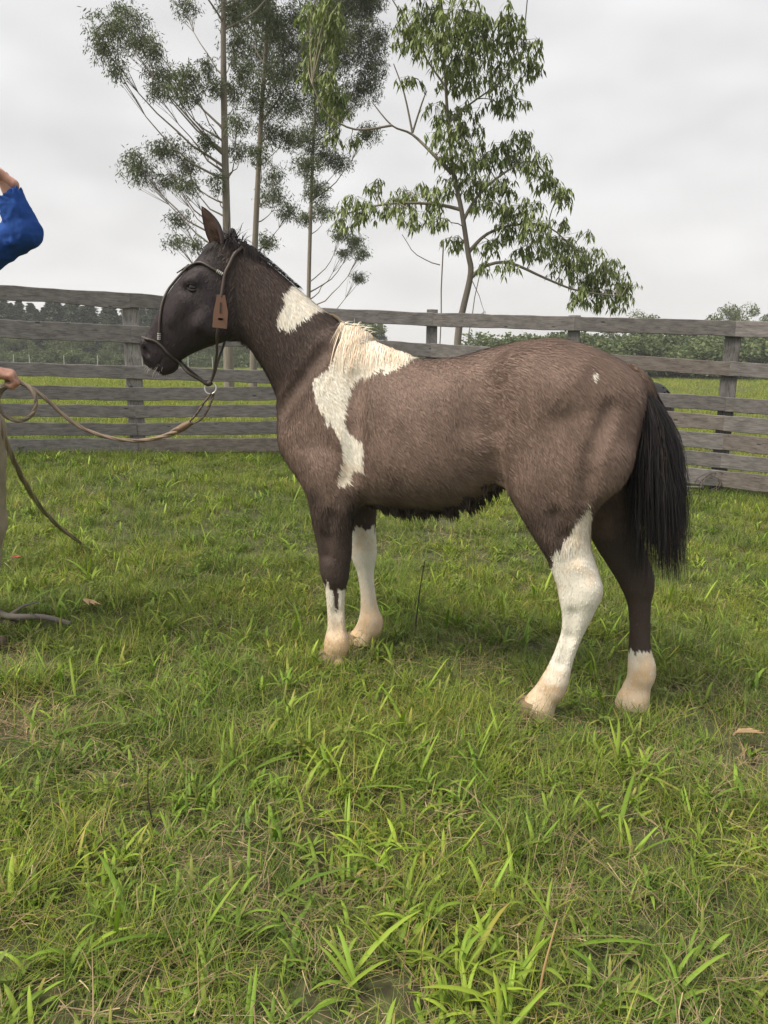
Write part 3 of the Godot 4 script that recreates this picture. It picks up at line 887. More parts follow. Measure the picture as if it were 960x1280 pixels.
	# hooves
	for q in [[1.094, 0.017, -0.135, 0.078], [1.083, 0.021, 0.135, 0.078], [0.178, -0.033, -0.134, 0.080], [-0.176, -0.056, 0.134, 0.076]]:
		s = Soup.new()
		var gy: float = ground((M.horse.transform * Vector3(q[0], 0, q[2])).x, (M.horse.transform * Vector3(q[0], 0, q[2])).z)
		var rings := [[0.060, 0.50, 0.0], [0.058, 0.75, 0.0], [0.0, 0.98, 0.014], [-0.012, 0.98, 0.015]]
		for k in 4:
			for a in 18:
				var an := TAU * a / 18.0
				s.vert(Vector3(q[0] + rings[k][2] + cos(an) * q[3] * rings[k][1], gy + rings[k][0], q[2] + sin(an) * q[3] * rings[k][1] * 0.80), Vector3(cos(an), 0.35, sin(an)).normalized(), Color(0.24, 0.175, 0.12) if k < 2 else Color(0.15, 0.11, 0.08))
		for k in 3:
			for a in 18:
				var a0 := k * 18 + a
				var a1 := k * 18 + (a + 1) % 18
				s.tri(a0, a0 + 18, a1); s.tri(a1, a0 + 18, a1 + 18)
		piece("hoof", s.mesh(), M.coat, horse)
	# whiskers
	s = Soup.new()
	for k in 22:
		var p: Vector3 = hf.cling(hp.call(1.87 + r.randf_range(-0.05, 0.02), 1.325 + r.randf_range(-0.02, 0.02), r.randf_range(-0.02, 0.04)), 0.0)
		var d := (hf.grad(p) + Vector3(0.2, r.randf_range(-0.6, 0.2), 0)).normalized()
		var l := r.randf_range(0.018, 0.04)
		s.tube([p, p + d * l * 0.6, p + d * l + Vector3(0, -0.004, 0)], [0.0007, 0.0006, 0.0004], 3, Color(0.5, 0.48, 0.45))
	var wk := piece("whiskers", s.mesh(), M.hair, horse)
	wk.set_meta("label", "pale whiskers on the muzzle")

# ---------------------------------------------------------------- halter and lead
const NOSE_BAND := [Vector3(1.880, 1.444, -0.309), Vector3(1.846, 1.434, -0.295), Vector3(1.818, 1.411, -0.283), Vector3(1.794, 1.378, -0.273), Vector3(1.764, 1.345, -0.260)]
const CHEEK := [Vector3(1.830, 1.438, -0.288), Vector3(1.827, 1.475, -0.287), Vector3(1.823, 1.525, -0.285), Vector3(1.814, 1.592, -0.281), Vector3(1.796, 1.642, -0.273), Vector3(1.770, 1.676, -0.263), Vector3(1.744, 1.706, -0.252), Vector3(1.717, 1.735, -0.240)]
const BROW := [Vector3(1.717, 1.735, -0.240), Vector3(1.685, 1.752, -0.226), Vector3(1.651, 1.754, -0.212), Vector3(1.611, 1.732, -0.195), Vector3(1.568, 1.706, -0.177)]
const HEADSTALL := [Vector3(1.506, 1.815, -0.151), Vector3(1.526, 1.791, -0.159), Vector3(1.545, 1.749, -0.167), Vector3(1.562, 1.710, -0.174), Vector3(1.569, 1.667, -0.177), Vector3(1.577, 1.615, -0.181)]
const TAG := [Vector3(1.591, 1.625, -0.187), Vector3(1.563, 1.625, -0.174), Vector3(1.553, 1.555, -0.172), Vector3(1.560, 1.489, -0.175), Vector3(1.610, 1.493, -0.194), Vector3(1.605, 1.555, -0.191)]
const THROAT := [Vector3(1.590, 1.490, -0.189), Vector3(1.597, 1.455, -0.191)]
const RING_AT := Vector3(1.649, 1.238, -0.211)

func on_head(pts: Array, sd: float, gap: float) -> Array:
	var out := []
	for p: Vector3 in pts:
		out.append(hf.cling(hf.land(p + SIDE * sd * 0.17, -SIDE * sd, gap), gap))
	return out

func build_halter() -> void:
	var halter := base("halter")
	halter.transform = M.horse.transform
	tag(halter, "brown leather rope halter with a hanging tag on the horse's head", "halter")
	var leather := Color(0.050, 0.036, 0.029)
	var lm := vmat(0.5)
	var s: Soup
	var rr := 0.0062
	for sd in [1.0, -1.0]:
		s = Soup.new()
		var nb := on_head(NOSE_BAND, sd, rr * 0.8)
		# over the bridge of the nose, along the side, then free to the ring
		var bridge: Vector3 = Vector3(1.912, 1.452, -0.322)
		nb.push_front(bridge.lerp(nb[0], 0.45) + SIDE * sd * 0.004)
		nb.push_front(bridge)
		nb.append_array([Vector3(1.727, 1.305, -0.244) + SIDE * sd * 0.035, Vector3(1.689, 1.276, -0.228) + SIDE * sd * 0.018, Vector3(1.662, 1.256, -0.219) + SIDE * sd * 0.008])
		s.tube(spline(nb, 5), [rr], 8, leather)
		piece("noseband", s.mesh(), lm, halter)
		s = Soup.new()
		s.tube(spline(on_head(CHEEK, sd, rr * 0.8), 5), [rr * 0.9], 8, leather * 1.15)
		piece("cheek_strap", s.mesh(), lm, halter)
		s = Soup.new()
		var bb := on_head(BROW, sd, rr * 0.8)
		var mid := hf.cling(Vector3(1.728, 1.762, -0.245), rr)
		bb.push_front(mid)
		s.tube(spline(bb, 5), [rr * 0.9], 8, leather)
		piece("brow_strap", s.mesh(), lm, halter)
		s = Soup.new()
		var hs := on_head(HEADSTALL, sd, rr * 0.9)
		hs.push_front(hf.cling(Vector3(1.495, 1.845, -0.146), rr))
		s.tube(spline(hs, 5), [rr * 1.15], 8, leather * 1.3)
		piece("headstall", s.mesh(), lm, halter)
		s = Soup.new()
		var th := on_head(THROAT, sd, rr)
		th.append_array([Vector3(1.606, 1.405, -0.194) + SIDE * sd * 0.05, Vector3(1.620, 1.353, -0.199) + SIDE * sd * 0.02, Vector3(1.634, 1.30, -0.203) + SIDE * sd * 0.008, Vector3(1.648, 1.262, -0.211)])
		s.tube(spline(th, 6), [rr * 0.9], 8, leather * 1.2)
		piece("throat_strap", s.mesh(), lm, halter)
		# bindings of pale thread where straps join
		for q in [[CHEEK[0], CHEEK[1]], [BROW[4], BROW[3]]]:
			var e := on_head(q, sd, rr * 0.8)
			var d: Vector3 = (e[1] - e[0]).normalized()
			s = Soup.new()
			for k in 4:
				var c0: Vector3 = e[0] + d * (0.004 + k * 0.0075)
				s.tube([c0, c0 + d * 0.0040], [rr * 1.25], 8, Color(0.45, 0.44, 0.42))
				s.tube([c0 + d * 0.0040, c0 + d * 0.0075], [rr * 1.15], 8, leather)
			piece("binding", s.mesh(), lm, halter)
		# the tag: a leather keeper with a slit
		s = Soup.new()
		var pts := on_head(TAG, sd, 0.006)
		var tagcol := Color(0.135, 0.068, 0.043)
		var mid2 := Vector3.ZERO
		for p in pts: mid2 += p / 6.0
		mid2 += SIDE * sd * 0.004
		var lay := []
		for k in 2:
			var ids := []
			for p: Vector3 in pts: ids.append(s.vert(p + SIDE * sd * (0.005 if k else -0.002), SIDE * sd, tagcol))
			var ce := s.vert(mid2 + SIDE * sd * (0.005 if k else -0.002), SIDE * sd, tagcol * 1.15)
			for j in 6:
				if sd > 0: s.tri(ce, ids[j], ids[(j + 1) % 6])
				else: s.tri(ce, ids[(j + 1) % 6], ids[j])
			lay.append(ids)
		for j in 6:
			s.tri(lay[0][j], lay[0][(j + 1) % 6], lay[1][j]); s.tri(lay[0][(j + 1) % 6], lay[1][(j + 1) % 6], lay[1][j])
		var tg := piece("leather_tag", s.mesh(), lm, halter)
		tg.set_meta("label", "reddish brown leather tag with a slit")
		s = Soup.new()
		var axis: Vector3 = (pts[0] + pts[1]) * 0.5 - (pts[3] + pts[4]) * 0.5
		s.box(mid2 + SIDE * sd * 0.0055 + axis * 0.12, axis * 0.17, SIDE.cross(axis).normalized() * 0.0025, SIDE * 0.0012, Color(0.03, 0.017, 0.012))
		s.box(mid2 + SIDE * sd * 0.0055 - axis * 0.22, SIDE.cross(axis).normalized() * 0.013, axis * 0.03, SIDE * 0.0012, Color(0.06, 0.03, 0.02))
		piece("slit", s.mesh(), lm, tg)
	# loose end of the brow strap on the forehead
	s = Soup.new()
	s.tube([hf.cling(Vector3(1.768, 1.722, -0.262), 0.016), hf.cling(Vector3(1.748, 1.748, -0.253), 0.010), hf.cling(Vector3(1.728, 1.768, -0.245), 0.006)], [0.004, 0.006, 0.006], 6, leather * 0.7, null, 0.6)
	piece("strap_end", s.mesh(), lm, halter)
	# knot over the ring, and the ring
	s = Soup.new()
	s.tube(spline([Vector3(1.672, 1.266, -0.220), Vector3(1.658, 1.258, -0.215), Vector3(1.642, 1.266, -0.209)], 4), [0.010, 0.012, 0.012, 0.012, 0.013, 0.012, 0.012, 0.011, 0.009], 8, leather)
	piece("knot", s.mesh(), lm, halter)
	var ring := TorusMesh.new()
	ring.inner_radius = 0.0215; ring.outer_radius = 0.0285; ring.rings = 32; ring.ring_segments = 10
	var rm := mat(0.62, 0.60, 0.57, 0.28)
	rm.metallic = 0.9
	var ro := piece("metal_ring", ring, rm, halter)
	ro.position = RING_AT
	ro.basis = Basis(Vector3(0.92, 0.0, -0.39), SIDE, Vector3(0.92, 0.0, -0.39).cross(SIDE)) * Basis(Vector3.RIGHT, 0.25)

const LEAD := [Vector3(-0.859, 1.085, -3.25), Vector3(-0.894, 1.064, -3.25), Vector3(-0.951, 1.036, -3.25), Vector3(-1.042, 1.014, -3.24), Vector3(-1.145, 1.016, -3.23), Vector3(-1.241, 1.039, -3.220), Vector3(-1.324, 1.076, -3.220), Vector3(-1.388, 1.130, -3.210), Vector3(-1.441, 1.188, -3.200), Vector3(-1.492, 1.227, -3.200), Vector3(-1.533, 1.251, -3.190)]
const COIL := [Vector3(-1.560, 1.262, -3.180), Vector3(-1.525, 1.255, -3.168), Vector3(-1.490, 1.237, -3.160), Vector3(-1.465, 1.200, -3.152), Vector3(-1.468, 1.154, -3.150), Vector3(-1.495, 1.117, -3.150), Vector3(-1.540, 1.099, -3.150), Vector3(-1.586, 1.112, -3.150), Vector3(-1.614, 1.142, -3.150), Vector3(-1.625, 1.175, -3.155), Vector3(-1.615, 1.215, -3.165), Vector3(-1.585, 1.248, -3.175)]
const LOOSE := [Vector3(-1.555, 1.259, -3.140), Vector3(-1.591, 1.222, -3.080), Vector3(-1.571, 1.160, -3.030), Vector3(-1.553, 1.091, -3.020), Vector3(-1.552, 1.019, -3.050), Vector3(-1.576, 0.926, -3.150), Vector3(-1.655, 0.779, -3.400), Vector3(-1.800, 0.572, -3.850), Vector3(-1.924, 0.346, -4.350), Vector3(-1.929, 0.174, -4.660)]

func build_lead() -> void:
	var lead := base("lead_rope", Vector3(0, 0, 0))
	tag(lead, "twisted tan leather lead rope running from the halter ring to the handler's hand", "rope")
	var tan := Color(0.215, 0.150, 0.100)
	var rm := vmat(0.6)
	var s := Soup.new()
	# two laid strands twist round each other
	for part in [LEAD, COIL, LOOSE]:
		var line := spline(part, 14)
		s = Soup.new()
		var n := line.size()
		for st in 3:
			var pts := []
			var cols := []
			for k in n:
				var t: Vector3 = (line[mini(k + 1, n - 1)] - line[maxi(k - 1, 0)]).normalized()
				var sd := t.cross(Vector3(0.1, 0.2, 1)).normalized()
				var bi := t.cross(sd)
				var a := k * 0.20 + st * TAU / 3.0
				var wide := 0.0036
				if part == LEAD and k < 30: wide = 0.0036 + 0.004 * sin(k / 30.0 * PI)
				if part == LOOSE: wide = 0.0042 + 0.0022 * float(k) / n
				pts.append(line[k] + (sd * cos(a) + bi * sin(a)) * wide)
			var rad := []
			for k in n:
				rad.append((0.0058 if part != LOOSE else 0.0052 + 0.0022 * float(k) / n) + (0.0028 * sin(clampf(k / 30.0, 0, 1) * PI) if part == LEAD else 0.0))
			var tone := [1.0, 0.78, 1.12][st] as float
			var c0 := tan * tone
			if part != LEAD: c0 = Color(0.23, 0.18, 0.135) * tone
			s.tube(pts, rad, 6, c0, Color(0.19, 0.15, 0.112) * tone)
		piece("rope", s.mesh(), rm, lead)
	# the two plaited thongs between the ring and the rope
	var ringw: Vector3 = M.horse.transform * RING_AT
	var ends := [[ringw + Vector3(0.004, -0.022, 0.004), Vector3(-0.790, 1.175, -3.27), Vector3(-0.821, 1.127, -3.255), Vector3(-0.857, 1.089, -3.25)], [ringw + Vector3(0.012, -0.026, -0.004), Vector3(-0.765, 1.168, -3.28), Vector3(-0.787, 1.124, -3.27), Vector3(-0.816, 1.096, -3.255), Vector3(-0.868, 1.079, -3.25)]]
	for e in ends:
		s = Soup.new()
		var line := spline(e, 10)
		for st in 2:
			var pts := []
			for k in line.size():
				var a := k * 0.75 + st * PI
				pts.append(line[k] + Vector3(cos(a) * 0.8, cos(a) * 0.5, sin(a)) * 0.0035)
			s.tube(pts, [0.0042], 5, Color(0.060, 0.040, 0.028) if st == 0 else Color(0.115, 0.078, 0.050))
		piece("thong", s.mesh(), rm, lead)
	s = Soup.new()
	s.tube([Vector3(-0.845, 1.092, -3.252), Vector3(-0.875, 1.074, -3.25), Vector3(-0.905, 1.058, -3.25)], [0.012, 0.017, 0.0145], 8, Color(0.16, 0.095, 0.06))
	piece("whipping", s.mesh(), rm, lead)

# ---------------------------------------------------------------- ground
func ground(x: float, z: float) -> float:
	var d := -z
	var y := -0.0525 * 5.0 * tanh(x / 5.0) + 0.04 * clampf(d - 3.0, 0.0, 5.4)
	y -= 0.55 * smoothstep(11.0, 80.0, d) * smoothstep(2.0, -8.0, x)
	y += 3.2 * smoothstep(62.0, 120.0, d) * smoothstep(0.0, 25.0, x)
	y += 0.018 * noise.get_noise_2d(x * 1.1, z * 1.1) * (1.0 - 0.5 * smoothstep(8.0, 20.0, d))
	return y

func axis_steps(fine: float, near: float, far: float) -> Array:
	var out := [0.0]
	var step := fine
	while out[-1] < far:
		if out[-1] > near: step *= 1.16
		out.append(out[-1] + step)
	return out

func soil_texture() -> NoiseTexture2D:
	var t := NoiseTexture2D.new()
	t.width = 512; t.height = 512; t.seamless = true
	var n := FastNoiseLite.new()
	n.seed = 5; n.frequency = 0.03; n.fractal_octaves = 5
	t.noise = n
	var g := Gradient.new()
	g.offsets = PackedFloat32Array([0.0, 0.4, 0.6, 1.0])
	g.colors = PackedColorArray([lin(0.030, 0.026, 0.013), lin(0.050, 0.048, 0.020), lin(0.060, 0.070, 0.023), lin(0.105, 0.092, 0.045)])
	t.color_ramp = g
	return t

func build_ground() -> void:
	var xs := axis_steps(0.12, 9.0, 420.0)
	var zs := axis_steps(0.12, 12.0, 420.0)
	var px := []
	for k in range(xs.size() - 1, 0, -1): px.append(-xs[k])
	px.append_array(xs)
	var pz := [30.0, 12.0, 5.0, 2.0, 0.8]
	for z in zs: pz.append(-z)
	var v := PackedVector3Array()
	var idx := PackedInt32Array()
	var m := px.size()
	for z: float in pz:
		for x: float in px:
			v.append(Vector3(x, ground(x, z), z))
	for j in pz.size() - 1:
		for i in m - 1:
			var a := j * m + i
			idx.append_array([a, a + m, a + 1, a + 1, a + m, a + m + 1])
	var st := SurfaceTool.new()
	st.create_from_arrays(array_mesh(v, PackedVector3Array(), PackedColorArray(), idx).surface_get_arrays(0))
	st.generate_normals()
	var g := StandardMaterial3D.new()
	g.albedo_texture = soil_texture()
	g.uv1_triplanar = true
	g.uv1_world_triplanar = true
	g.uv1_scale = Vector3(0.9, 0.9, 0.9)
	g.roughness = 0.95
	var o := piece("ground", st.commit(), g)
	o.set_meta("kind", "structure")

# ---------------------------------------------------------------- grass
func blade(s: Soup, b: Vector3, yaw: float, len: float, wide: float, lean: float, droop: float, col: Color, tip: Color, segs: int, fold: float) -> void:
	var out := Vector3(cos(yaw), 0, sin(yaw))
	var sd := Vector3(-sin(yaw), 0, cos(yaw))
	var last := -1
	for k in segs + 1:
		var t := float(k) / segs
		var p := b + out * len * (lean * t + droop * t * t * 0.8) + Vector3.UP * len * (t * (1.0 - lean * 0.35) - droop * t * t * t * 0.75)
		var tan := (out * (lean + droop * t * 1.6) + Vector3.UP * ((1.0 - lean * 0.35) - droop * t * t * 2.2)).normalized()
		var nn := sd.cross(tan).normalized()
		if nn.y < 0: nn = -nn
		nn = (nn + Vector3.UP * 0.25).normalized()
		var w := wide * 0.5 * (sqrt(1.0 - t * t) if wide > 0.007 else (1.0 - t * 0.92)) * (0.55 + 0.45 * minf(1.0, t * 4.0))
		var c := col.lerp(tip, t)
		if fold > 0.0:
			var i0 := s.vert(p - sd * w, (nn - sd * fold).normalized(), c)
			s.vert(p - Vector3.UP * w * fold, nn, c * 1.12)
			s.vert(p + sd * w, (nn + sd * fold).normalized(), c)
			if last >= 0:
				for q in 2:
					s.tri(last + q, i0 + q, last + q + 1); s.tri(last + q + 1, i0 + q, i0 + q + 1)
			last = i0
		else:
			var i0 := s.vert(p - sd * w, nn, c)
			s.vert(p + sd * w, nn, c)
			if last >= 0:
				s.tri(last, i0, last + 1); s.tri(last + 1, i0, i0 + 1)
			last = i0

func green(r: RandomNumberGenerator) -> Color:
	var q := r.randf()
	var c := Color(0.140, 0.218, 0.034)
	if q < 0.30: c = Color(0.240, 0.290, 0.042)
	elif q < 0.52: c = Color(0.095, 0.165, 0.032)
	elif q < 0.62: c = Color(0.150, 0.185, 0.055)
	return c * r.randf_range(0.75, 1.2)

func straw(r: RandomNumberGenerator) -> Color:
	return Color(0.40, 0.315, 0.175).lerp(Color(0.19, 0.135, 0.075), r.randf()) * r.randf_range(0.7, 1.15)

func tuft_fine(seed: int, n: int, tall: float, dry: float) -> ArrayMesh:
	var r := RandomNumberGenerator.new()
	r.seed = seed
	var s := Soup.new()
	for k in n:
		var c := green(r)
		var isdry := r.randf() < dry
		if isdry: c = straw(r)
		var len := tall * r.randf_range(0.45, 1.2)
		var at := Vector3(r.randfn(0, 0.04), -0.008, r.randfn(0, 0.04))
		blade(s, at, r.randf() * TAU, len, r.randf_range(0.0022, 0.0050), r.randf_range(0.08, 0.9 if not isdry else 1.5), r.randf_range(0.0, 0.75), c * 0.9, c.lerp(straw(r), 0.25 if r.randf() < 0.3 else 0.0), 3, 0.0)
	return s.mesh()

func tuft_broad(seed: int, n: int, tall: float) -> ArrayMesh:
	var r := RandomNumberGenerator.new()
	r.seed = seed
	var s := Soup.new()
	for k in n:
		var c := Color(0.145, 0.250, 0.036).lerp(Color(0.225, 0.315, 0.048), r.randf()) * r.randf_range(0.72, 1.1)
		var tip := c
		if r.randf() < 0.16: tip = c.lerp(Color(0.36, 0.28, 0.10), 0.7)
		var at := Vector3(r.randf_range(-0.025, 0.025), -0.008 + r.randf() * 0.03, r.randf_range(-0.025, 0.025))
		blade(s, at, r.randf() * TAU, tall * r.randf_range(0.55, 1.15), r.randf_range(0.008, 0.0155), r.randf_range(0.12, 0.95), r.randf_range(0.05, 0.7), c, tip, 5, 0.35)
	return s.mesh()

func tuft_straw(seed: int) -> ArrayMesh:
	var r := RandomNumberGenerator.new()
	r.seed = seed
	var s := Soup.new()
	for k in 13:
		var a := r.randf() * TAU
		var p := Vector3(r.randf_range(-0.08, 0.08), r.randf_range(0.004, 0.05), r.randf_range(-0.08, 0.08))
		var d := Vector3(cos(a), r.randf_range(-0.15, 0.35), sin(a))
		var l := r.randf_range(0.05, 0.17)
		var bend := Vector3(r.randf_range(-0.3, 0.3), -0.15, r.randf_range(-0.3, 0.3))
		var pts := []
		for q in 4: pts.append(p + d * l * q / 3.0 + bend * l * q * q / 9.0)
		var c := straw(r)
		ribbon(s, pts, r.randf_range(0.0012, 0.0030), c, c * 1.1, Vector3(0.1, 1, 0.1))
	return s.mesh()

func weed(seed: int) -> ArrayMesh:
	var r := RandomNumberGenerator.new()
	r.seed = seed
	var s := Soup.new()
	var top := Vector3(r.randf_range(-0.02, 0.02), r.randf_range(0.06, 0.12), r.randf_range(-0.02, 0.02))
	s.tube([Vector3(0, -0.01, 0), top * 0.5, top], [0.0018, 0.0016, 0.001], 4, Color(0.13, 0.13, 0.04))
	var n := r.randi_range(8, 12)
	for k in n:
		var f := 0.35 + 0.65 * k / (n - 1)
		var c := Color(0.125, 0.195, 0.045).lerp(Color(0.20, 0.25, 0.06), r.randf()) * r.randf_range(0.75, 1.1)
		if r.randf() < 0.012: c = Color(0.30, 0.13, 0.06)
		var yaw := k * 2.4 + r.randf_range(-0.3, 0.3)
		leaf(s, top * f, Vector3(cos(yaw), r.randf_range(-0.1, 0.7), sin(yaw)).normalized(), r.randf_range(0.028, 0.052), r.randf_range(0.012, 0.02), Vector3.UP, c)
	return s.mesh()

# a leaf with a midrib: four triangles, slightly folded
func leaf(s: Soup, p: Vector3, d: Vector3, len: float, wide: float, face: Vector3, col: Color) -> void:
	var sd := d.cross(face)
	if sd.length() < 0.01: sd = d.cross(Vector3(0.3, 0.2, 0.9))
	sd = sd.normalized() * wide * 0.5
	var nn := sd.cross(d).normalized()
	var m := p + d * len * 0.42
	var drop := Vector3(0, -len * 0.10, 0)
	var i0 := s.vert(p, nn, col * 0.9)
	s.vert(m - sd + nn * wide * 0.12, (nn - sd.normalized() * 0.4).normalized(), col)
	s.vert(m, nn, col * 0.9)
	s.vert(m + sd + nn * wide * 0.12, (nn + sd.normalized() * 0.4).normalized(), col)
	s.vert(p + d * len + drop, nn, col * 1.05)
	s.tri(i0, i0 + 1, i0 + 2); s.tri(i0, i0 + 2, i0 + 3)
	s.tri(i0 + 1, i0 + 4, i0 + 2); s.tri(i0 + 2, i0 + 4, i0 + 3)

const BARE := [[-1.42, -2.45, 0.32], [1.46, -2.62, 0.36], [-0.86, -1.50, 0.09], [0.31, -3.24, 0.18], [-1.62, -2.95, 0.22], [0.62, -2.80, 0.12], [0.98, -1.75, 0.08], [0.05, -1.42, 0.07], [1.05, -2.85, 0.12], [-0.2, -4.6, 0.2]]

func bareness(x: float, z: float) -> float:
	var b := 0.0
	for q in BARE:
		var d: float = Vector2(x - q[0], (z - q[1]) * 1.1).length() / q[2]
		d += 0.35 * noise.get_noise_2d(x * 6.0, z * 6.0)
		b = maxf(b, smoothstep(1.1, 0.45, d))
	return b

func build_grass() -> void:
	var gm := vmat(0.5)
	gm.metallic_specular = 0.3
	gm.backlight_enabled = true
	gm.backlight = Color(0.62, 0.70, 0.42)
	gm.cull_mode = BaseMaterial3D.CULL_DISABLED
	M.grass = gm
	var dm := vmat(0.8)
	dm.cull_mode = BaseMaterial3D.CULL_DISABLED
	var kinds := []
	for k in 4: kinds.append([tuft_fine(100 + k, 46, 0.135, 0.12), [], gm])      # 0-3 lawn of fine blades
	for k in 3: kinds.append([tuft_broad(200 + k, [5, 8, 11][k], [0.14, 0.18, 0.15][k]), [], gm])            # 4-6 broad-bladed grass
	for k in 2: kinds.append([tuft_straw(300 + k), [], dm])                     # 7-8 dead straw
	for k in 3: kinds.append([weed(400 + k), [], gm])                           # 9-11 small broadleaf weeds
	for k in 2: kinds.append([tuft_fine(500 + k, 44, 0.24, 0.06), [], gm])       # 12-13 tall tufts
	for k in 2: kinds.append([tuft_fine(600 + k, 34, 0.10, 0.16), [], gm])       # 14-15 meadow
	for k in 4: kinds.append([tuft_broad(220 + k, [2, 3, 3, 4][k], [0.16, 0.13, 0.20, 0.11][k]), [], gm])   # 16-19 loose broad blades
	for k in 3: kinds.append([tuft_broad(240 + k, [5, 7, 9][k], [0.07, 0.085, 0.06][k]), [], gm])   # 20-22 short broad leaves
	var r := RandomNumberGenerator.new()
	r.seed = 77
	var put := func(kind: int, x: float, z: float, size: float, tint: Color) -> void:
		var y := ground(x, z)
		var b := Basis(Vector3.UP, r.randf() * TAU).rotated(Vector3(1, 0, 0), r.randf_range(-0.15, 0.15)).rotated(Vector3(0, 0, 1), r.randf_range(-0.15, 0.15))
		kinds[kind][1].append([Transform3D(b.scaled(Vector3(size, size * r.randf_range(0.8, 1.15), size)), Vector3(x, y, z)), tint])
	# bands: from, to, per square metre
	for band in [[0.55, 2.6, 760.0], [2.6, 4.6, 600.0], [4.6, 9.2, 330.0], [9.2, 18.0, 90.0], [18.0, 34.0, 26.0], [34.0, 62.0, 7.0], [62.0, 110.0, 2.0]]:
		var a: float = band[0]
		var b: float = band[1]
		var wa := 0.62 * a + 0.9
		var wb := 0.62 * b + 0.9
		var area := (wa + wb) * (b - a)
		for k in int(area * band[2]):
			var d := lerpf(a, b, r.randf())
			var half := 0.62 * d + 0.9
			if r.randf() > half / wb: continue
			var x := r.randf_range(-half, half)
			var z := -d
			var bare := bareness(x, z) if d < 6.0 else 0.0
			var n1 := noise.get_noise_2d(x * 0.9 + 20.0, z * 0.9)
			var n2 := noise.get_noise_2d(x * 2.7, z * 2.7 + 40.0)
			var tint := Color(1, 1, 1).lerp(Color(1.22, 1.14, 0.95), clampf(n1 * 1.2 + 0.25, 0, 1)).lerp(Color(0.72, 0.80, 0.82), clampf(-n1 * 1.1, 0, 1)) * r.randf_range(0.85, 1.12)
			if d < 9.2:
				if bare > 0.0 and r.randf() < bare * 0.93:
					if r.randf() < 0.30: put.call(7 + r.randi() % 2, x, z, r.randf_range(0.7, 1.2), Color(0.9, 0.85, 0.8))
					continue
				var q := r.randf()
				var near := smoothstep(4.2, 1.4, d)
				if q < 0.05 + 0.20 * near * smoothstep(-0.4, 0.6, n2 + n1 * 0.5): put.call(4 + r.randi() % 3 if r.randf() < 0.25 else 16 + r.randi() % 4, x, z, r.randf_range(0.4, 1.15), tint)
				elif q < 0.05 + 0.20 * near + 0.04: put.call(7 + r.randi() % 2, x, z, r.randf_range(0.6, 1.2), Color(1, 1, 1))
				elif q < 0.145 + 0.23 * near * smoothstep(0.0, 0.5, -n2): put.call(9 + r.randi() % 3, x, z, r.randf_range(0.5, 1.15), tint)
				elif q > 0.84 - 0.10 * near: put.call(20 + r.randi() % 3, x, z, r.randf_range(0.6, 1.2), tint)
				elif q < 0.42 and q > 0.38 and n2 > 0.2: put.call(12 + r.randi() % 2, x, z, r.randf_range(0.6, 1.0), tint)
				else: put.call(r.randi() % 4, x, z, r.randf_range(0.55, 1.2) * (0.85 + 0.4 * n2), tint)
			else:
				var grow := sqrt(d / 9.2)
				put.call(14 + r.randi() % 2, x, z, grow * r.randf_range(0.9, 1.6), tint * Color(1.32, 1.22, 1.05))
	# longer tufts: along the foot of the fence, and clumps in the pen
	for k in 420:
		var f := r.randf() * (POSTS.size() - 1)
		var p: Vector3 = POSTS[int(f)].lerp(POSTS[int(f) + 1], fposmod(f, 1.0))
		put.call(12 + r.randi() % 2, p.x + r.randf_range(-0.1, 0.1), p.z + r.randf_range(-0.2, 0.42), r.randf_range(0.45, 0.9), Color(0.80, 0.92, 0.85))
	for q in [[-0.42, -2.55, 0.25, 24], [0.12, -3.95, 0.3, 26], [-0.02, -4.2, 0.25, 16], [0.02, -2.35, 0.2, 14], [-1.45, -2.75, 0.15, 10], [0.35, -2.3, 0.2, 10], [-0.75, -2.9, 0.25, 12]]:
		for k in int(q[3]):
			put.call(12 + r.randi() % 2 if r.randf() < 0.6 else 4 + r.randi() % 3, q[0] + r.randfn(0, q[2] * 0.5), q[1] + r.randfn(0, q[2] * 0.5), r.randf_range(0.6, 1.05), Color(1, 1.05, 0.95))
	var sward := base("grass")
	tag(sward, "green pasture grass with broad blades, straw and small weeds covering the ground", "grass", "", "stuff")
	var total := 0
	for q in kinds:
		var mm := MultiMesh.new()
		mm.transform_format = MultiMesh.TRANSFORM_3D
		mm.use_colors = true
		mm.mesh = q[0]
		mm.instance_count = q[1].size()
		for k in q[1].size():
			mm.set_instance_transform(k, q[1][k][0])
			mm.set_instance_color(k, q[1][k][1])
		total += q[1].size()
		var o := MultiMeshInstance3D.new()
		o.name = "grass_tufts"
		o.multimesh = mm
		o.material_override = q[2]
		o.set_meta("kind", "stuff")
		sward.add_child(o, true)
	print("grass copies ", total, " t=", Time.get_ticks_msec())

# ---------------------------------------------------------------- the pen fence
const POSTS := [Vector3(-7.0, 0, -5.4), Vector3(-5.7, 0, -6.7), Vector3(-4.25, 0, -7.50), Vector3(-2.67, 0, -8.04), Vector3(-1.14, 0, -8.37), Vector3(0.50, 0, -8.45), Vector3(1.99, 0, -8.15), Vector3(3.49, 0, -7.72), Vector3(4.9, 0, -6.95), Vector3(6.1, 0, -5.8)]
# top and bottom of each of the seven rails at a post on the left, in the middle and on the right
const RAILS_L := [[1.67, 1.525], [1.345, 1.165], [0.935, 0.80], [0.71, 0.573], [0.522, 0.395], [0.335, 0.206], [0.171, 0.014]]
const RAILS_M := [[1.632, 1.496], [1.34, 1.19], [0.95, 0.81], [0.785, 0.635], [0.586, 0.453], [0.408, 0.262], [0.219, 0.066]]
const RAILS_R := [[1.752, 1.598], [1.353, 1.211], [1.003, 0.858], [0.817, 0.660], [0.630, 0.465], [0.432, 0.280], [0.257, 0.085]]

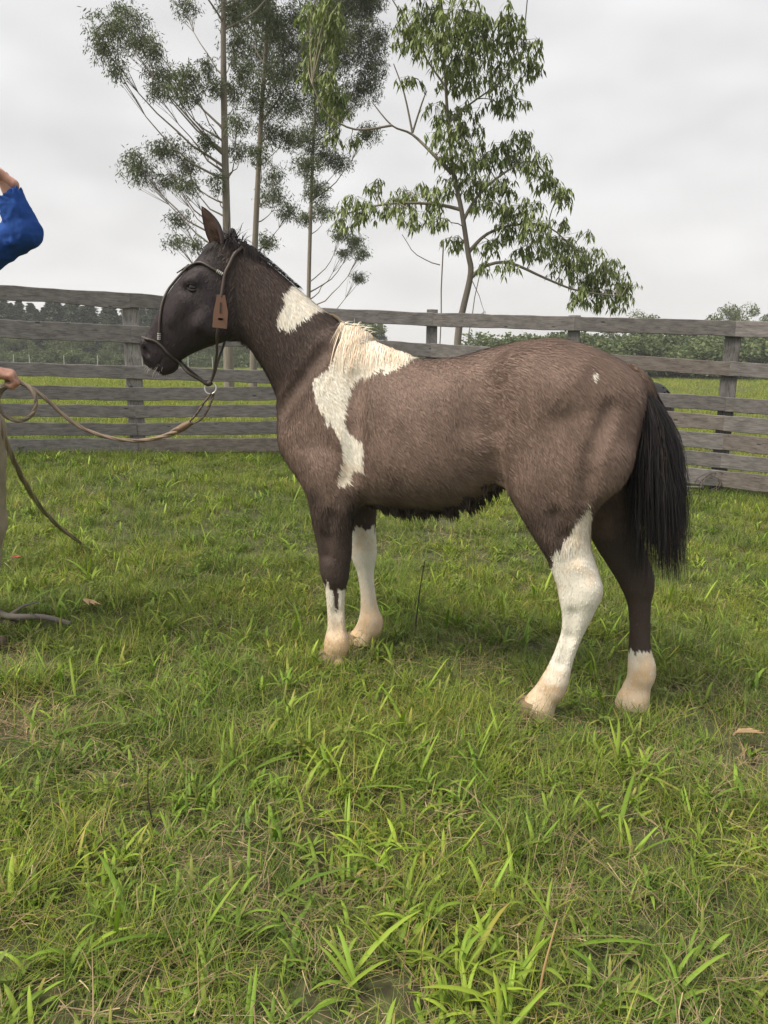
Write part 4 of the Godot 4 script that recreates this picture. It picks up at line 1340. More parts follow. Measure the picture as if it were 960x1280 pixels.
func wood_texture(sd: int, knots: int) -> ImageTexture:
	var w := 512
	var h := 128
	var im := Image.create(w, h, false, Image.FORMAT_RGB8)
	var n := FastNoiseLite.new()
	n.seed = sd; n.frequency = 1.0; n.fractal_octaves = 3
	var r := RandomNumberGenerator.new()
	r.seed = sd
	var kn := []
	for k in knots: kn.append(Vector3(r.randf() * w, r.randf_range(0.2, 0.8) * h, r.randf_range(0.35, 0.9)))
	for j in h:
		for i in w:
			var y := float(j)
			var dark := 0.0
			for q: Vector3 in kn:
				var dx := (i - q.x) / (22.0 * q.z)
				var dy := (j - q.y) / (16.0 * q.z)
				var d2 := dx * dx + dy * dy
				y += 9.0 * exp(-d2) * signf(dy) * 0.9
				dark = maxf(dark, 1.0 - smoothstep(0.05, 0.35, d2))
			var g := n.get_noise_2d(i * 0.012, y * 0.22)
			var g2 := n.get_noise_2d(i * 0.03 + 50.0, y * 0.8)
			var g3 := n.get_noise_2d(i * 0.02 + 9.0, j * 0.03 + 70.0)
			var v := 0.27 * (1.0 + 0.36 * g + 0.38 * g2 + 0.34 * g3)
			if g2 < -0.42: v *= 0.55
			v *= 1.0 - 0.7 * dark
			im.set_pixel(i, j, lin(v * 1.01, v * 0.965, v * 0.955))
	im.generate_mipmaps()
	return ImageTexture.create_from_image(im)

func wood_mat(sd: int, knots: int) -> StandardMaterial3D:
	var m := StandardMaterial3D.new()
	m.albedo_texture = wood_texture(sd, knots)
	m.vertex_color_use_as_albedo = true
	m.roughness = 0.9
	m.metallic_specular = 0.25
	return m

# triangles with their own flat normals
func flat_mesh(v: PackedVector3Array, c: PackedColorArray, idx: PackedInt32Array, uv: PackedVector2Array) -> ArrayMesh:
	var v2 := PackedVector3Array()
	var n2 := PackedVector3Array()
	var c2 := PackedColorArray()
	var u2 := PackedVector2Array()
	for k in range(0, idx.size(), 3):
		var a := v[idx[k]]
		var nn := (v[idx[k + 2]] - a).cross(v[idx[k + 1]] - a).normalized()
		for q in 3:
			v2.append(v[idx[k + q]]); n2.append(nn); c2.append(c[idx[k + q]])
			if uv.size(): u2.append(uv[idx[k + q]])
	return array_mesh(v2, n2, c2, PackedInt32Array(), u2)

# a sawn board from a to b (middle of the ends), heights at both ends, with uneven edges
func board(a: Vector3, b: Vector3, ha: float, hb: float, thick: float, sd: int, tone: Color, rough := 0.006, wave := 0.0) -> ArrayMesh:
	var n := 14
	var v := PackedVector3Array()
	var uv := PackedVector2Array()
	var c := PackedColorArray()
	var idx := PackedInt32Array()
	var t := b - a
	var L := t.length()
	t /= L
	var nn := Vector3(-t.z, 0, t.x).normalized()
	if nn.z < 0: nn = -nn
	var bev := 0.005
	for face in 4: # front, top, back, bottom as strips with their own corners
		var start := v.size()
		for k in n + 1:
			var f := float(k) / n
			var h := lerpf(ha, hb, f) * 0.5
			var e1 := noise.get_noise_2d(sd * 7.3 + f * L * 2.5, 3.0) * rough
			var e0 := noise.get_noise_2d(sd * 3.1 + f * L * 2.5, 9.0) * rough
			if wave > 0.0: e0 -= wave * (sin(f * 5.0) + 0.6 * sin(f * 11.0 + 1.0))
			var p := a.lerp(b, f) + nn * noise.get_noise_2d(sd * 1.7 + f * L, 5.0) * 0.006
			var top := p + Vector3.UP * (h + e1)
			var bot := p - Vector3.UP * (h + e0)
			var z := nn * thick * 0.5
			var up := Vector3.UP * bev
			var zb := nn * bev
			var q: Array = [[top + z - up, bot + z + up], [top - z + zb, top + z - zb], [bot - z + up, top - z - up], [bot + z - zb, bot - z + zb]][face]
			v.append(q[0]); v.append(q[1])
			var u := (f * L + sd * 0.37) / 1.9
			var v0 := fposmod(sd * 0.29, 1.0)
			uv.append(Vector2(u, v0)); uv.append(Vector2(u, v0 + (0.62 if face % 2 == 0 else 0.1)))
			c.append(tone); c.append(tone)
		for k in n:
			var i0 := start + k * 2
			idx.append_array([i0, i0 + 2, i0 + 1, i0 + 1, i0 + 2, i0 + 3])
		# bevel to the next strip
	var per := (n + 1) * 2
	for face in 4:
		var nf := (face + 1) % 4
		for k in n:
			var a0 := face * per + k * 2
			var b0 := nf * per + k * 2 + 1
			idx.append_array([a0, b0, a0 + 2, b0, b0 + 2, a0 + 2])
	for e in 2: # sawn ends
		var k := 0 if e == 0 else n
		var ids := []
		for face in 4:
			ids.append(face * per + k * 2)
			ids.append(face * per + k * 2 + 1)
		var ce := v.size()
		v.append(a if e == 0 else b); uv.append(Vector2(0.1, 0.5)); c.append(tone * 0.8)
		for q in 8:
			idx.append_array([ce, ids[q], ids[(q + 1) % 8]])
	return flat_mesh(v, c, idx, uv)

func post_mesh(p: Vector3, top: float, wx: float, wz: float, turn: float, sd: int, tone: Color) -> ArrayMesh:
	var n := 10
	var v := PackedVector3Array()
	var uv := PackedVector2Array()
	var c := PackedColorArray()
	var idx := PackedInt32Array()
	var y0 := ground(p.x, p.z) - 0.3
	var y1 := ground(p.x, p.z) + top
	var ring := [Vector2(-1, -0.86), Vector2(-0.88, -1), Vector2(0.88, -1), Vector2(1, -0.86), Vector2(1, 0.86), Vector2(0.88, 1), Vector2(-0.88, 1), Vector2(-1, 0.86)]
	var bs := Basis(Vector3.UP, turn)
	for k in n + 1:
		var f := float(k) / n
		for q in 9:
			var e: Vector2 = ring[q % 8]
			var wob := 1.0 + 0.06 * noise.get_noise_2d(sd * 5.0 + q % 8 * 1.7, f * 4.0)
			v.append(Vector3(p.x, lerpf(y0, y1, f), p.z) + bs * Vector3(e.x * wx * 0.5 * wob, 0, e.y * wz * 0.5 * wob))
			uv.append(Vector2(f * (y1 - y0) / 1.9 + sd * 0.3, q * 0.24))
			c.append(tone)
	for k in n:
		for q in 8:
			var a := k * 9 + q
			idx.append_array([a, a + 1, a + 9, a + 1, a + 10, a + 9])
	var ce := v.size()
	v.append(Vector3(p.x, y1 + 0.006, p.z)); uv.append(Vector2(0.3, 0.3)); c.append(tone * 0.9)
	for q in 8: idx.append_array([ce, n * 9 + q + 1, n * 9 + q])
	return flat_mesh(v, c, idx, uv)

func build_fence() -> void:
	var fence := base("board_fence", Vector3(0, 0, 0))
	tag(fence, "curved pen fence of weathered grey boards on thick wooden posts", "fence")
	var woods := [wood_mat(1, 1), wood_mat(2, 0), wood_mat(3, 2)]
	var r := RandomNumberGenerator.new()
	r.seed = 5
	var mid := 4
	var heights := func(k: int, rail: int) -> Vector2:
		var a: Array = RAILS_L[rail]
		if k == 4: a = RAILS_M[rail]
		elif k == 5 or k == 6:
			var f := (k - 4) / 3.0
			return Vector2(lerpf(RAILS_M[rail][0], RAILS_R[rail][0], f), lerpf(RAILS_M[rail][1], RAILS_R[rail][1], f))
		elif k > 6: a = RAILS_R[rail]
		return Vector2(a[0], a[1])
	for k in POSTS.size():
		var p: Vector3 = POSTS[k]
		var t: Vector3 = (POSTS[mini(k + 1, POSTS.size() - 1)] - POSTS[maxi(k - 1, 0)]).normalized()
		var turn := atan2(-t.z, t.x)
		var wide: float = {3: 0.165, 5: 0.12, 6: 0.125, 7: 0.15}.get(k, 0.14)
		var top: float = heights.call(k, 0).x - 0.03
		if k == 5: top = heights.call(k, 0).x + 0.035
		if k == 6: top = heights.call(k, 0).x + 0.012
		var tone := Color(1, 1, 1) * r.randf_range(0.46, 0.62)
		if k == 3: tone = Color(0.98, 0.97, 0.94)
		var po := piece("post", post_mesh(p, top, wide, 0.12, turn, k + 3, tone), woods[k % 3], fence)
		if k == 3: po.set_meta("label", "pale cracked post")
	for k in POSTS.size() - 1:
		var pa: Vector3 = POSTS[k]
		var pb: Vector3 = POSTS[k + 1]
		var t := (pb - pa).normalized()
		var nn := Vector3(-t.z, 0, t.x)
		if nn.z < 0: nn = -nn
		for rail in 7:
			var ha: Vector2 = heights.call(k, rail)
			var hb: Vector2 = heights.call(k + 1, rail)
			var a := pa + Vector3.UP * (ground(pa.x, pa.z) + (ha.x + ha.y) * 0.5) + nn * (0.078 + r.randf_range(0, 0.004)) + t * 0.004
			var b := pb + Vector3.UP * (ground(pb.x, pb.z) + (hb.x + hb.y) * 0.5) + nn * (0.078 + r.randf_range(0, 0.004)) - t * 0.004
			var tone := Color(1, 0.98, 0.975) * r.randf_range(0.48, 0.70)
			if r.randf() < 0.18: tone = tone * Color(1.10, 1.03, 0.97)
			piece("rail", board(a, b, ha.x - ha.y, hb.x - hb.y, 0.034, k * 7 + rail, tone, 0.008, 0.010 if k == 2 and rail == 0 else 0.0), woods[(k + rail) % 3], fence)
const EUCALYPT_A :=  [[-6.03, 8.41, -18.25, 0.70, 0.47], [-6.50, 8.16, -18.53, 0.43, 0.38], [-5.94, 8.62, -19.54, 0.59, 0.44], [-6.03, 9.05, -19.15, 0.49, 0.29], [-6.08, 7.65, -18.27, 0.28, 0.32], [-5.42, 8.23, -18.88, 0.28, 0.33], [-5.23, 7.71, -18.96, 0.61, 0.33], [-4.65, 7.24, -18.39, 0.63, 0.41], [-5.58, 7.52, -19.42, 0.38, 0.24], [-4.54, 7.50, -18.30, 0.36, 0.27], [-4.22, 7.85, -18.80, 0.23, 0.32], [-5.93, 5.64, -19.03, 0.56, 0.37], [-5.99, 5.91, -18.88, 0.37, 0.23], [-5.49, 6.14, -19.16, 0.37, 0.28], [-5.14, 6.29, -19.43, 0.47, 0.28], [-5.00, 5.99, -19.82, 0.43, 0.33], [-4.71, 5.25, -18.61, 0.40, 0.31], [-5.30, 5.47, -19.27, 0.28, 0.28], [-5.10, 4.64, -19.35, 0.37, 0.23], [-5.02, 4.01, -18.63, 0.35, 0.22], [-4.44, 3.87, -18.10, 0.21, 0.21], [-4.91, 9.50, -19.85, 0.40, 0.25], [-4.23, 6.25, -18.64, 0.27, 0.36], [-3.99, 5.35, -18.67, 0.22, 0.27], [-3.61, 8.71, -19.71, 0.49, 0.68], [-3.65, 9.15, -19.15, 0.38, 0.38], [-3.40, 7.84, -18.95, 0.37, 0.37], [-3.76, 7.57, -19.49, 0.38, 0.38], [-3.44, 6.50, -18.15, 0.35, 0.35], [-3.61, 6.22, -19.37, 0.32, 0.28], [-4.02, 7.41, -18.77, 0.23, 0.27]]
const EUCALYPT_B :=  [[-2.90, 9.55, -20.68, 0.61, 0.51], [-2.70, 9.42, -21.82, 0.64, 0.64], [-3.53, 9.44, -22.36, 0.55, 0.66], [-2.95, 8.36, -20.91, 0.61, 0.51], [-2.61, 8.81, -21.76, 0.53, 0.53], [-2.90, 7.76, -21.10, 0.61, 0.40], [-2.75, 7.24, -21.98, 0.57, 0.42], [-3.31, 7.40, -21.94, 0.42, 0.42], [-3.35, 6.53, -20.94, 0.35, 0.35], [-3.18, 5.75, -22.16, 0.52, 0.41], [-2.75, 5.32, -21.82, 0.41, 0.30], [-3.36, 4.50, -21.87, 0.36, 0.30], [-3.17, 6.29, -22.14, 0.31, 0.31], [-3.57, 8.08, -21.36, 0.41, 0.52], [-2.55, 8.13, -22.02, 0.42, 0.42], [-3.30, 10.42, -22.26, 0.55, 0.44], [-2.38, 9.72, -20.70, 0.41, 0.51]]
const EUCALYPT_C :=  [[-1.95, 11.98, -26.77, 0.79, 0.79], [-1.00, 11.20, -25.77, 0.75, 0.88], [-0.56, 10.48, -25.96, 0.56, 0.88], [-1.62, 10.50, -25.22, 0.73, 0.73], [-0.91, 9.92, -26.44, 0.76, 0.63], [-2.30, 9.82, -25.54, 0.74, 0.74], [-1.73, 9.51, -26.82, 0.77, 0.64], [-0.65, 8.31, -25.51, 0.48, 0.36], [-2.13, 8.99, -26.14, 0.75, 0.62], [-2.66, 8.26, -25.78, 0.61, 0.49], [-2.15, 7.86, -26.25, 0.62, 0.49], [-2.63, 7.32, -25.33, 0.59, 0.48], [-2.29, 6.59, -25.30, 0.53, 0.47], [-1.59, 7.67, -26.54, 0.50, 0.31], [-2.18, 6.19, -26.55, 0.49, 0.37], [-2.72, 5.90, -26.15, 0.36, 0.30], [-1.13, 5.26, -26.93, 0.56, 0.31], [-0.84, 4.71, -25.35, 0.35, 0.23], [-1.00, 4.09, -26.77, 0.31, 0.22], [-1.51, 5.23, -25.27, 0.41, 0.21], [-1.51, 12.39, -27.02, 0.80, 0.53], [-0.70, 12.19, -26.27, 0.52, 0.39], [-0.36, 11.39, -26.24, 0.38, 0.51], [-2.66, 11.15, -27.04, 0.66, 0.79], [-1.48, 4.87, -26.63, 0.31, 0.18]]
const BROADLEAF :=  [[0.47, 5.88, -11.32, 0.44, 0.33], [0.83, 5.64, -10.51, 0.41, 0.26], [1.19, 5.58, -10.86, 0.37, 0.32], [0.67, 5.29, -10.54, 0.41, 0.31], [0.22, 5.49, -10.66, 0.23, 0.31], [1.09, 5.14, -10.69, 0.36, 0.31], [0.88, 5.21, -11.39, 0.33, 0.22], [1.51, 5.56, -10.59, 0.26, 0.26], [1.69, 5.39, -10.78, 0.29, 0.26], [1.88, 5.22, -10.99, 0.19, 0.19], [1.56, 5.22, -11.38, 0.33, 0.22], [1.74, 4.94, -11.51, 0.28, 0.19], [1.46, 4.81, -11.23, 0.16, 0.13], [0.28, 4.92, -10.69, 0.18, 0.10], [0.63, 4.70, -11.05, 0.18, 0.16], [0.93, 4.67, -11.23, 0.37, 0.21], [0.74, 4.21, -10.51, 0.30, 0.15], [1.13, 4.40, -11.20, 0.26, 0.21], [0.97, 4.00, -10.86, 0.36, 0.23], [1.32, 4.10, -11.10, 0.26, 0.21], [0.75, 4.16, -11.19, 0.16, 0.11], [1.67, 4.26, -11.19, 0.27, 0.21], [1.88, 4.36, -11.03, 0.16, 0.13], [1.76, 4.05, -11.06, 0.31, 0.16], [1.98, 3.92, -10.67, 0.23, 0.18], [2.19, 3.77, -10.99, 0.26, 0.18], [2.31, 3.51, -10.59, 0.18, 0.18], [1.13, 3.71, -10.98, 0.46, 0.21], [1.53, 3.73, -11.04, 0.31, 0.16], [0.33, 3.63, -11.30, 0.31, 0.21], [0.03, 3.41, -10.88, 0.25, 0.18], [0.31, 3.21, -10.47, 0.24, 0.15], [0.66, 3.58, -11.03, 0.26, 0.20], [0.69, 3.16, -10.68, 0.20, 0.17], [0.94, 3.02, -11.27, 0.21, 0.13], [-0.31, 3.36, -10.88, 0.25, 0.15], [-0.57, 3.26, -10.87, 0.25, 0.18], [-0.18, 3.80, -11.45, 0.19, 0.13], [-0.45, 3.49, -10.88, 0.20, 0.08], [1.46, 3.42, -10.83, 0.35, 0.15], [1.85, 3.38, -10.83, 0.30, 0.20], [1.69, 3.17, -10.98, 0.31, 0.20], [2.00, 3.11, -10.55, 0.30, 0.20], [2.01, 2.91, -11.05, 0.26, 0.18], [2.49, 3.07, -11.46, 0.38, 0.24], [2.52, 2.73, -11.07, 0.31, 0.23], [2.86, 2.80, -11.27, 0.32, 0.21], [2.94, 2.54, -11.49, 0.33, 0.24], [3.21, 2.63, -11.38, 0.30, 0.27], [3.35, 2.33, -11.27, 0.24, 0.24], [3.07, 2.28, -11.34, 0.27, 0.21], [3.52, 2.38, -11.35, 0.16, 0.16], [2.66, 2.23, -10.73, 0.15, 0.20], [1.41, 2.94, -10.98, 0.25, 0.13], [1.35, 2.64, -10.83, 0.12, 0.12], [1.67, 2.63, -10.74, 0.20, 0.12], [1.41, 2.00, -11.08, 0.10, 0.06], [2.74, 3.09, -10.80, 0.08, 0.06], [2.49, 3.30, -11.13, 0.08, 0.06]]
const BROADLEAF_SIDE :=  [[-1.08, 6.00, -11.47, 0.20, 0.25], [-0.81, 5.89, -11.08, 0.22, 0.22], [-1.02, 5.61, -11.35, 0.17, 0.28], [-0.78, 5.69, -11.31, 0.22, 0.33], [-1.14, 5.33, -11.57, 0.14, 0.28], [-0.81, 5.08, -11.07, 0.19, 0.32], [-0.67, 4.76, -11.14, 0.19, 0.27], [-0.93, 4.93, -11.41, 0.14, 0.22], [-0.78, 4.50, -11.32, 0.13, 0.19], [-0.54, 4.42, -11.53, 0.14, 0.14]]
const TRUNK_A :=  [Vector3(-3.94, 0.83, -19.00), Vector3(-3.91, 3.18, -19.00), Vector3(-3.88, 4.32, -19.00), Vector3(-3.87, 6.12, -19.00), Vector3(-3.85, 7.85, -19.00), Vector3(-3.81, 9.30, -19.00), Vector3(-3.77, 11.39, -19.00), Vector3(-3.72, 13.37, -19.00)]
const TRUNK_B :=  [Vector3(-3.77, 0.76, -21.50), Vector3(-3.68, 3.43, -21.50), Vector3(-3.63, 4.35, -21.50), Vector3(-3.49, 6.32, -21.50), Vector3(-3.36, 7.96, -21.50), Vector3(-3.14, 10.36, -21.50), Vector3(-3.00, 12.72, -21.50), Vector3(-2.89, 14.67, -21.50)]
const TRUNK_C :=  [Vector3(-2.68, 0.89, -26.00), Vector3(-2.62, 3.55, -26.00), Vector3(-2.53, 6.09, -26.00), Vector3(-2.44, 8.01, -26.00), Vector3(-2.32, 9.77, -26.00), Vector3(-2.17, 11.67, -26.00), Vector3(-2.05, 14.18, -26.00), Vector3(-1.99, 16.21, -26.00)]
const TRUNK_D :=  [Vector3(1.00, 1.05, -11.00), Vector3(1.03, 1.69, -11.00), Vector3(1.09, 2.08, -11.00), Vector3(1.18, 2.56, -11.00), Vector3(1.13, 2.84, -11.00), Vector3(1.02, 3.40, -11.00), Vector3(0.90, 3.85, -11.00), Vector3(0.83, 4.30, -11.00), Vector3(0.77, 4.82, -11.00), Vector3(0.71, 5.50, -11.00), Vector3(0.65, 6.25, -11.00), Vector3(0.61, 6.81, -11.00)]
const LIMBS_D := [ [Vector3(1.18, 2.49, -11.00), Vector3(1.37, 2.65, -11.00), Vector3(1.71, 2.70, -11.00), Vector3(2.22, 2.50, -11.00), Vector3(2.62, 2.36, -11.00), Vector3(3.02, 2.30, -11.00), Vector3(3.32, 2.28, -11.00)], [Vector3(1.14, 2.84, -11.00), Vector3(1.40, 3.10, -11.00), Vector3(1.79, 3.22, -11.00), Vector3(2.23, 3.18, -11.00), Vector3(2.69, 2.86, -11.00)], [Vector3(1.05, 3.26, -11.00), Vector3(1.24, 3.58, -11.00), Vector3(1.56, 3.86, -11.00), Vector3(1.94, 4.04, -11.00), Vector3(2.24, 3.78, -11.00)], [Vector3(0.87, 3.87, -11.00), Vector3(0.64, 4.05, -11.00), Vector3(0.32, 4.38, -11.00), Vector3(0.04, 4.47, -11.00), Vector3(-0.23, 4.76, -11.00)], [Vector3(0.32, 4.38, -11.00), Vector3(0.44, 4.73, -11.00), Vector3(0.50, 4.88, -11.00)], [Vector3(0.04, 4.47, -11.00), Vector3(-0.46, 4.41, -11.00), Vector3(-0.84, 4.58, -11.00), Vector3(-1.03, 4.93, -11.00)], [Vector3(1.02, 3.40, -11.00), Vector3(0.66, 3.48, -11.00), Vector3(0.12, 3.46, -11.00), Vector3(-0.36, 3.38, -11.00), Vector3(-0.65, 3.29, -11.00)], [Vector3(0.81, 4.51, -11.00), Vector3(1.10, 4.78, -11.00), Vector3(1.51, 5.04, -11.00), Vector3(1.77, 5.39, -11.00)], [Vector3(0.76, 4.95, -11.00), Vector3(0.47, 5.33, -11.00), Vector3(0.18, 5.75, -11.00)], [Vector3(0.32, 4.38, -11.00), Vector3(0.20, 4.86, -11.00), Vector3(0.05, 5.24, -11.00)] ]

# ---------------------------------------------------------------- trees
func wander(a: Vector3, b: Vector3, sag: float, n: int, r: RandomNumberGenerator, jit: float) -> Array:
	var out := []
	var side := Vector3(r.randf_range(-1, 1), r.randf_range(-0.5, 0.5), r.randf_range(-1, 1))
	for k in n + 1:
		var t := float(k) / n
		out.append(a.lerp(b, t) + Vector3.DOWN * sag * sin(t * PI) + side * jit * sin(t * PI) + Vector3(r.randf_range(-1, 1), r.randf_range(-1, 1), r.randf_range(-1, 1)) * jit * 0.25 * sin(t * PI))
	return out

func taper(a: float, b: float, n: int) -> Array:
	var out := []
	for k in n + 1: out.append(lerpf(a, b, pow(float(k) / n, 0.8)))
	return out

func on_line(line: Array, y: float) -> Vector3:
	for k in line.size() - 1:
		if line[k + 1].y >= y:
			return line[k].lerp(line[k + 1], clampf((y - line[k].y) / maxf(line[k + 1].y - line[k].y, 0.01), 0, 1))
	return line[-1]

func eucalypt(called_label: String, trunk: Array, clumps: Array, rad: float, sd: int, leaf_len: float) -> void:
	var r := RandomNumberGenerator.new()
	r.seed = sd
	trunk = trunk.duplicate()
	trunk[0].y = ground(trunk[0].x, trunk[0].z) - 0.2
	var root: Vector3 = Vector3(trunk[0].x, trunk[0].y + 0.2, trunk[0].z)
	var line := spline(trunk, 5)
	var tree := base("eucalyptus_tree", root)
	tag(tree, called_label, "tree", "slender trees in the field behind the fence")
	var s := Soup.new()
	var pts := []
	for p: Vector3 in line: pts.append(p - root)
	s.tube(pts, taper(rad, rad * 0.22, pts.size() - 1), 10, Color(0.26, 0.235, 0.195), Color(0.20, 0.17, 0.13))
	var bark := vmat(0.85)
	bark.albedo_texture = bark_texture()
	bark.uv1_triplanar = true
	bark.uv1_scale = Vector3(1.2, 0.5, 1.2)
	piece("trunk", s.mesh(), bark, tree)
	var wood := Soup.new()
	var lf := Soup.new()
	clumps = clumps.duplicate()
	# the crown goes on above what the photograph shows
	var topy: float = line[-1].y
	for k in 14:
		var y := r.randf_range(9.8, topy)
		var c := on_line(line, y)
		clumps.append([c.x + r.randfn(0, 0.9), y, c.z + r.randfn(0, 0.9), r.randf_range(0.4, 0.8), r.randf_range(0.4, 0.7)])
	for q in clumps:
		var c := Vector3(q[0], q[1], q[2])
		var axis := on_line(line, c.y)
		var away := Vector2(c.x - axis.x, c.z - axis.z).length()
		var from := on_line(line, c.y - away * r.randf_range(0.7, 1.1) - 0.25)
		var br := wander(from, c, 0.16 * away, 7, r, 0.10 + 0.04 * away)
		var rb := 0.012 + 0.010 * away
		wood.tube(br, taper(rb, 0.005, 7), 5, Color(0.21, 0.185, 0.15))
		for k in 7: # twigs
			var e := c + Vector3(r.randfn(0, 0.45) * q[3], r.randfn(0, 0.45) * q[4], r.randfn(0, 0.45) * q[3])
			wood.tube(wander(br[5], e, 0.0, 3, r, 0.05), taper(0.006, 0.003, 3), 4, Color(0.19, 0.165, 0.13))
		var sprays := int(40.0 * q[3] * q[4] / 0.12) + 12
		for k in sprays:
			var dir := Vector3(r.randfn(0, 1), r.randfn(0, 1), r.randfn(0, 1)).normalized()
			var e := c + dir * Vector3(q[3], q[4], q[3]) * pow(r.randf(), 0.6) * 0.92
			var tone := r.randf_range(0.7, 1.25)
			for j in 13:
				var p := e + Vector3(r.randfn(0, 0.07), r.randfn(0, 0.055), r.randfn(0, 0.07))
				var d := Vector3(r.randfn(0, 0.7), -0.75 + r.randfn(0, 0.45), r.randfn(0, 0.7)).normalized()
				var col := Color(0.085, 0.108, 0.060).lerp(Color(0.140, 0.162, 0.082), r.randf()) * tone
				small_leaf(lf, p, d, leaf_len * r.randf_range(0.7, 1.3), leaf_len * 0.20, col, r)
	shift(wood, root)
	shift(lf, root)
	var cr := piece("crown", lf.mesh(), M.leaf, tree)
	cr.set_meta("kind", "stuff")
	piece("branches", wood.mesh(), vmat(0.85), cr)

func shift(s: Soup, by: Vector3) -> void:
	for k in s.v.size(): s.v[k] = s.v[k] - by

func small_leaf(s: Soup, p: Vector3, d: Vector3, len: float, wide: float, col: Color, r: RandomNumberGenerator) -> void:
	var sd := d.cross(Vector3(r.randfn(0, 1), r.randfn(0, 1), r.randfn(0, 1))).normalized()
	var nn := sd.cross(d)
	sd *= wide * 0.5
	var m := p + d * len * 0.45
	var i0 := s.vert(p, nn, col)
	s.vert(m - sd, nn, col)
	s.vert(m + sd, nn, col)
	s.vert(p + d * len, nn, col)
	s.tri(i0, i0 + 1, i0 + 2); s.tri(i0 + 1, i0 + 3, i0 + 2)

func bark_texture() -> ImageTexture:
	if M.has("bark_tex"): return M.bark_tex
	var im := Image.create(256, 256, false, Image.FORMAT_RGB8)
	var n := FastNoiseLite.new()
	n.seed = 8; n.frequency = 1.0; n.fractal_octaves = 4
	for j in 256:
		for i in 256:
			var a := TAU * i / 256.0
			var v := 0.80 + 0.35 * n.get_noise_3d(cos(a) * 3.0, sin(a) * 3.0, j * 0.012) + 0.25 * n.get_noise_3d(cos(a) * 9.0, sin(a) * 9.0, j * 0.03)
			im.set_pixel(i, j, lin(v, v * 0.98, v * 0.95))
	M.bark_tex = ImageTexture.create_from_image(im)
	return M.bark_tex

func build_broadleaf() -> void:
	var r := RandomNumberGenerator.new()
	r.seed = 61
	var trunk := TRUNK_D.duplicate()
	trunk[0] = Vector3(0.97, ground(0.97, -11.0) - 0.1, -11.0)
	var root := Vector3(trunk[0].x, trunk[0].y + 0.1, trunk[0].z)
	var tree := base("broadleaf_tree", root)
	tag(tree, "young leafy tree with drooping green leaves just behind the fence rail", "tree")
	var line := spline(trunk, 5)
	var s := Soup.new()
	var pts := []
	for p: Vector3 in line: pts.append(p - root)
	s.tube(pts, taper(0.060, 0.009, pts.size() - 1), 10, Color(0.24, 0.22, 0.195), Color(0.15, 0.13, 0.09))
	var bark := vmat(0.85)
	bark.albedo_texture = bark_texture()
	bark.uv1_triplanar = true
	bark.uv1_scale = Vector3(3, 1.2, 3)
	piece("trunk", s.mesh(), bark, tree)
	var wood := Soup.new()
	var ends := []
	for k in LIMBS_D.size():
		var l: Array = []
		for p: Vector3 in LIMBS_D[k]: l.append(p + Vector3(0, 0, r.randf_range(-0.12, 0.12) if l.size() else 0.0))
		var sp := spline(l, 4)
		wood.tube(sp, taper(0.030 if k < 4 or k == 6 else 0.018, 0.007, sp.size() - 1), 6, Color(0.19, 0.165, 0.135))
		for p in sp: ends.append(p)
	for p in line: if p.y > 2.6: ends.append(p)
	# thin bare stems hanging beside the trunk
	wood.tube(wander(Vector3(0.78, 2.95, -10.95), Vector3(0.80, 0.5, -10.9), 0.0, 8, r, 0.04), taper(0.010, 0.008, 8), 5, Color(0.19, 0.165, 0.135))
	wood.tube(wander(Vector3(1.33, 2.75, -10.9), Vector3(1.10, 0.6, -10.9), 0.0, 8, r, 0.08), taper(0.006, 0.009, 8), 5, Color(0.21, 0.18, 0.15))
	wood.tube(wander(Vector3(0.74, 2.66, -10.95), Vector3(0.20, 3.05, -10.9), 0.05, 6, r, 0.05), taper(0.009, 0.004, 6), 5, Color(0.22, 0.19, 0.16))
	var lf := Soup.new()
	var all := BROADLEAF + BROADLEAF_SIDE
	for k in 9: all.append([0.6 + r.randfn(0, 0.7), 6.3 + r.randf_range(0, 0.8), -11 + r.randfn(0, 0.4), 0.4, 0.3])
	for q in all:
		var c := Vector3(q[0], q[1], q[2])
		var best: Vector3 = ends[0]
		for e: Vector3 in ends:
			if e.distance_to(c) + maxf(0, e.y - c.y) < best.distance_to(c) + maxf(0, best.y - c.y): best = e
		wood.tube(wander(best, c + Vector3(0, q[4] * 0.4, 0), -0.04, 5, r, 0.05), taper(0.009, 0.004, 5), 4, Color(0.19, 0.165, 0.12))
		var sprays := maxi(4, int(32.0 * q[3] * q[4] / 0.06))
		for k in sprays:
			var dir := Vector3(r.randfn(0, 1), r.randfn(0, 1), r.randfn(0, 1)).normalized()
			var e := c + dir * Vector3(q[3], q[4], q[3] * 1.1) * pow(r.randf(), 0.5)
			wood.tube([c.lerp(e, 0.2) + Vector3(0, 0.05, 0), e], [0.003, 0.002], 3, Color(0.16, 0.16, 0.08))
			var yaw := r.randf() * TAU
			var tone := r.randf_range(0.75, 1.2)
			for j in r.randi_range(4, 7): # a whorl of leaves hanging from the tip
				var a := yaw + j * 1.1
				var d := Vector3(cos(a) * 0.55, -0.85 + r.randf_range(-0.25, 0.35), sin(a) * 0.55).normalized()
				var col := Color(0.165, 0.215, 0.092).lerp(Color(0.260, 0.300, 0.130), r.randf()) * tone
				leaf(lf, e + Vector3(r.randfn(0, 0.02), r.randfn(0, 0.02), r.randfn(0, 0.02)), d, r.randf_range(0.085, 0.16), r.randf_range(0.024, 0.040), Vector3(cos(a), 0.6, sin(a)), col)
	shift(wood, root)
	shift(lf, root)
	var cr := piece("crown", lf.mesh(), M.leaf, tree)
	cr.set_meta("kind", "stuff")
	piece("branches", wood.mesh(), vmat(0.85), cr)

